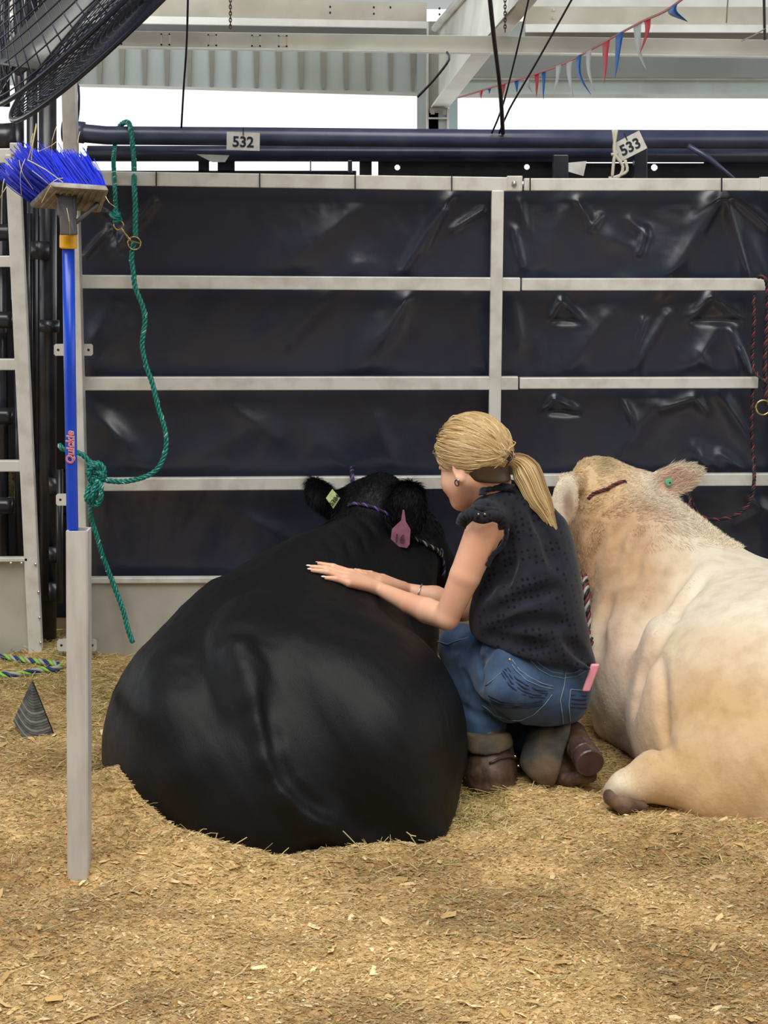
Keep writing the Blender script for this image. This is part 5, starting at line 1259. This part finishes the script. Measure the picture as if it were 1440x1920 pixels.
obj('bracket', MB().tube([fp(Rf, 2.4, 0), fp(Rf + .1, 2.4, 0), P(62, -40, 5.33)], .015, 10), 'black_steel', fn, smooth=True)

# ---- loose shavings and hay
def chips(n, seed, y0, y1, smin, smax, cols, aspect=(.35, .8), curl=.35, tilt=.35):
    r = np.random.default_rng(seed); y = np.exp(r.uniform(math.log(y0), math.log(y1), n)); x = r.uniform(-1, 1, n) * (y * .29 + .10)
    L = smin + (smax - smin) * r.random(n) ** 3; Wd = L * r.uniform(*aspect, n); yaw = r.normal(0, .9, n)
    nrm = np.stack([r.normal(0, tilt, n), r.normal(0, tilt, n), np.ones(n)], 1); nrm /= np.linalg.norm(nrm, axis=1)[:, None]
    u = np.stack([np.cos(yaw), np.sin(yaw), np.zeros(n)], 1); u -= nrm * (u * nrm).sum(1)[:, None]; u /= np.linalg.norm(u, axis=1)[:, None]; v = np.cross(nrm, u)
    c = np.stack([x, y, ground(x, y) + .0015 + L * .12 * r.random(n)], 1); cz = curl * r.uniform(-.4, 1, n)
    P_ = []
    for a in (-.5, 0, .5):
        for b in (-.5, .5):
            j1, j2 = r.uniform(.6, 1.2, n), r.uniform(.7, 1.2, n)
            P_.append(c + u * (L * a * j1)[:, None] + v * (Wd * b * j2 * (1 if a == 0 else .75))[:, None] + nrm * (L * cz * (.25 - a * a))[:, None])
    V = np.stack(P_, 1).reshape(-1, 3); i = np.arange(n)[:, None] * 6
    Q = np.concatenate([i + [0, 2, 3, 1], i + [2, 4, 5, 3]], 0)
    cc = np.array([lin(k)[:3] for k in cols])[r.integers(0, len(cols), n)] * r.uniform(.75, 1.15, (n, 1)) * (1.04 - .42 * np.clip(.45 + 3.0 * fbm(x * 3.3, y * 4.5, 31, 4), 0, 1))[:, None]
    return V, Q, np.repeat(cc, 6, 0)
ch_cols = [(232, 206, 156), (224, 194, 140), (208, 176, 122), (236, 216, 172), (192, 156, 102), (216, 186, 132)]
V1, Q1, C1 = chips(74000, 1, 2.55, 5.0, .003, .015, ch_cols, (.2, .6), tilt=.28)
V2, Q2, C2 = chips(1700, 2, 2.55, 4.4, .012, .040, [(234, 204, 148), (222, 188, 128), (242, 220, 170), (204, 166, 106)], (.18, .5), tilt=.2)
V3, Q3, C3 = chips(52000, 3, 2.55, 4.9, .002, .007, [(160, 122, 76), (196, 158, 104), (226, 194, 140), (140, 104, 64), (214, 180, 124)], (.3, .7))
sv = obj('wood_shavings', np_mesh('wood_shavings', np.vstack([V1, V2, V3]), np.vstack([Q1, Q2 + len(V1), Q3 + len(V1) + len(V2)]), np.vstack([C1, C2, C3]), False), 'chip', None, 'pale wood shavings and sawdust flakes scattered over the stall floor', 'wood shavings', kind='stuff')
def fibres(n, seed):
    r = np.random.default_rng(seed); y = np.exp(r.uniform(math.log(2.55), math.log(4.9), n)); x = r.uniform(-1, 1, n) * (y * .29 + .10)
    L = r.uniform(.006, .022, n); yaw = r.normal(0, .7, n); up = r.normal(.05, .22, n); w = r.uniform(.0003, .0008, n)
    c = np.stack([x, y, ground(x, y) + .003], 1); d = np.stack([np.cos(yaw), np.sin(yaw), up], 1); s_ = np.stack([-np.sin(yaw) * .3, np.cos(yaw) * .3, np.ones(n) * .95], 1) * w[:, None]
    b = np.stack([r.normal(0, .3, n), r.normal(0, .3, n), r.uniform(0, .5, n)], 1) * (L * .3)[:, None]
    P0, P1, P2 = c - d * (L / 2)[:, None], c + b, c + d * (L / 2)[:, None]
    V = np.stack([P0 - s_, P0 + s_, P1 - s_, P1 + s_, P2 - s_ * .4, P2 + s_ * .4], 1).reshape(-1, 3); i = np.arange(n)[:, None] * 6
    cc = np.array([lin(k)[:3] for k in ((232, 208, 158), (206, 178, 124), (150, 114, 72), (196, 180, 122), (238, 220, 176))])[r.integers(0, 5, n)] * r.uniform(.75, 1.1, (n, 1)) * (1.04 - .42 * np.clip(.45 + 3.0 * fbm(x * 3.3, y * 4.5, 31, 4), 0, 1))[:, None]
    return np_mesh('fibre', V, np.concatenate([i + [0, 1, 3, 2], i + [2, 3, 5, 4]], 0), np.repeat(cc, 6, 0), False)
obj('sawdust_fibre', fibres(68000, 21), 'chip', sv, kind='stuff')
hm = MB(); r_ = np.random.default_rng(12)
def straw(p, d, L, bend, r0=.0011, col=None):
    n0 = len(hm.v); d = unit(d); pts = [p, p + d * L * .5 + bend, p + d * L + bend * r_.uniform(-.5, 1.5)]
    hm.tube(pts, r0, 3, cap=False); c = np.array(lin(((206, 188, 122), (186, 172, 104), (222, 206, 150), (160, 144, 90))[r_.integers(4)])[:3]) if col is None else col
    hm.c += [c * r_.uniform(.7, 1.15)] * (len(hm.v) - n0)
zones = [(0, 140, 1215, 1300, 900), (165, 235, 1225, 1470, 700), (165, 420, 1440, 1600, 420), (830, 960, 1470, 1560, 700), (960, 1180, 1400, 1500, 260), (0, 1440, 1600, 1900, 900), (0, 130, 1300, 1600, 380), (1000, 1440, 1515, 1620, 420), (95, 128, 1190, 1260, 260), (400, 860, 1560, 1640, 300)]
for x0, x1, y0, y1, n in zones:
    for p in onG(r_.uniform(x0, x1, n), r_.uniform(y0, y1, n), .002):
        a = r_.uniform(0, 6.28)
        straw(p, A3(math.cos(a), math.sin(a), r_.normal(.08, .14)), r_.uniform(.015, .06), r_.normal(0, .004, 3), r_.uniform(.0006, .0012))
for a_, b_, c__ in (((205, 1490), (210, 1460), (255, 1430)), ((255, 1430), (258, 1432), (262, 1445)), ((423, 1592), (440, 1584), (463, 1570)), ((400, 1586), (404, 1575), (407, 1562)), ((643, 1558), (655, 1570), (674, 1590)), ((780, 1568), (770, 1566), (762, 1560)), ((930, 1530), (960, 1545), (985, 1550)), ((1000, 1500), (1010, 1510), (1015, 1520))):
    n0 = len(hm.v); d_ = 3.40 if a_[0] < 900 and a_[1] > 1500 else 3.72
    hm.tube([P(a_[0], a_[1], d_), P(b_[0], b_[1], d_), P(c__[0], c__[1], d_)], .0011, 4, cap=False); hm.c += [np.array(lin((214, 204, 150))[:3])] * (len(hm.v) - n0)
obj('loose_hay', hm, 'hay', None, 'loose dry hay stems strewn on the bedding round the steers', 'hay', kind='stuff')
hm = MB()
for a_, b_, c__, w in (((68, 232), (60, 275), (52, 300), 1.6), ((52, 300), (85, 318), (118, 342), 1.6), ((108, 232), (98, 262), (97, 292), 1.0), ((114, 258), (98, 272), (72, 284), .9), ((36, 300), (42, 325), (62, 355), .9), ((47, 298), (38, 325), (40, 365), 1.0), ((118, 334), (100, 340), (78, 380), 1.0), ((62, 250), (58, 268), (66, 285), .8), ((150, 246), (145, 268), (143, 290), .8), ((164, 276), (158, 285), (154, 300), .8), ((8, 335), (4, 360), (3, 420), 1.0), ((12, 350), (6, 360), (0, 372), .9), ((125, 390), (130, 415), (131, 440), .8), ((198, 368), (205, 380), (216, 388), 1.0), ((60, 320), (80, 335), (98, 352), .8)):
    n0 = len(hm.v); hm.tube(smooth_path([P(*a_, 3.18), P(*b_, 3.17), P(*c__, 3.19)], .02), .0007 * w, 4, cap=False); hm.c += [np.array(lin((206, 196, 146))[:3])] * (len(hm.v) - n0)
n0 = len(hm.v); hm.tube(smooth_path([P(69, 235, 3.17), P(62, 270, 3.165), P(59, 300, 3.17)], .02), [.0012, .0036, .003, .002, .0012][:len(smooth_path([P(69, 235, 3.17), P(62, 270, 3.165), P(59, 300, 3.17)], .02))] if False else .0022, 5, flat=.3); hm.c += [np.array(lin((210, 202, 140))[:3])] * (len(hm.v) - n0)
obj('hay_wisps', hm, 'hay', None, 'wisps of dry hay caught in the blue bristles of the broom', 'hay', kind='stuff')
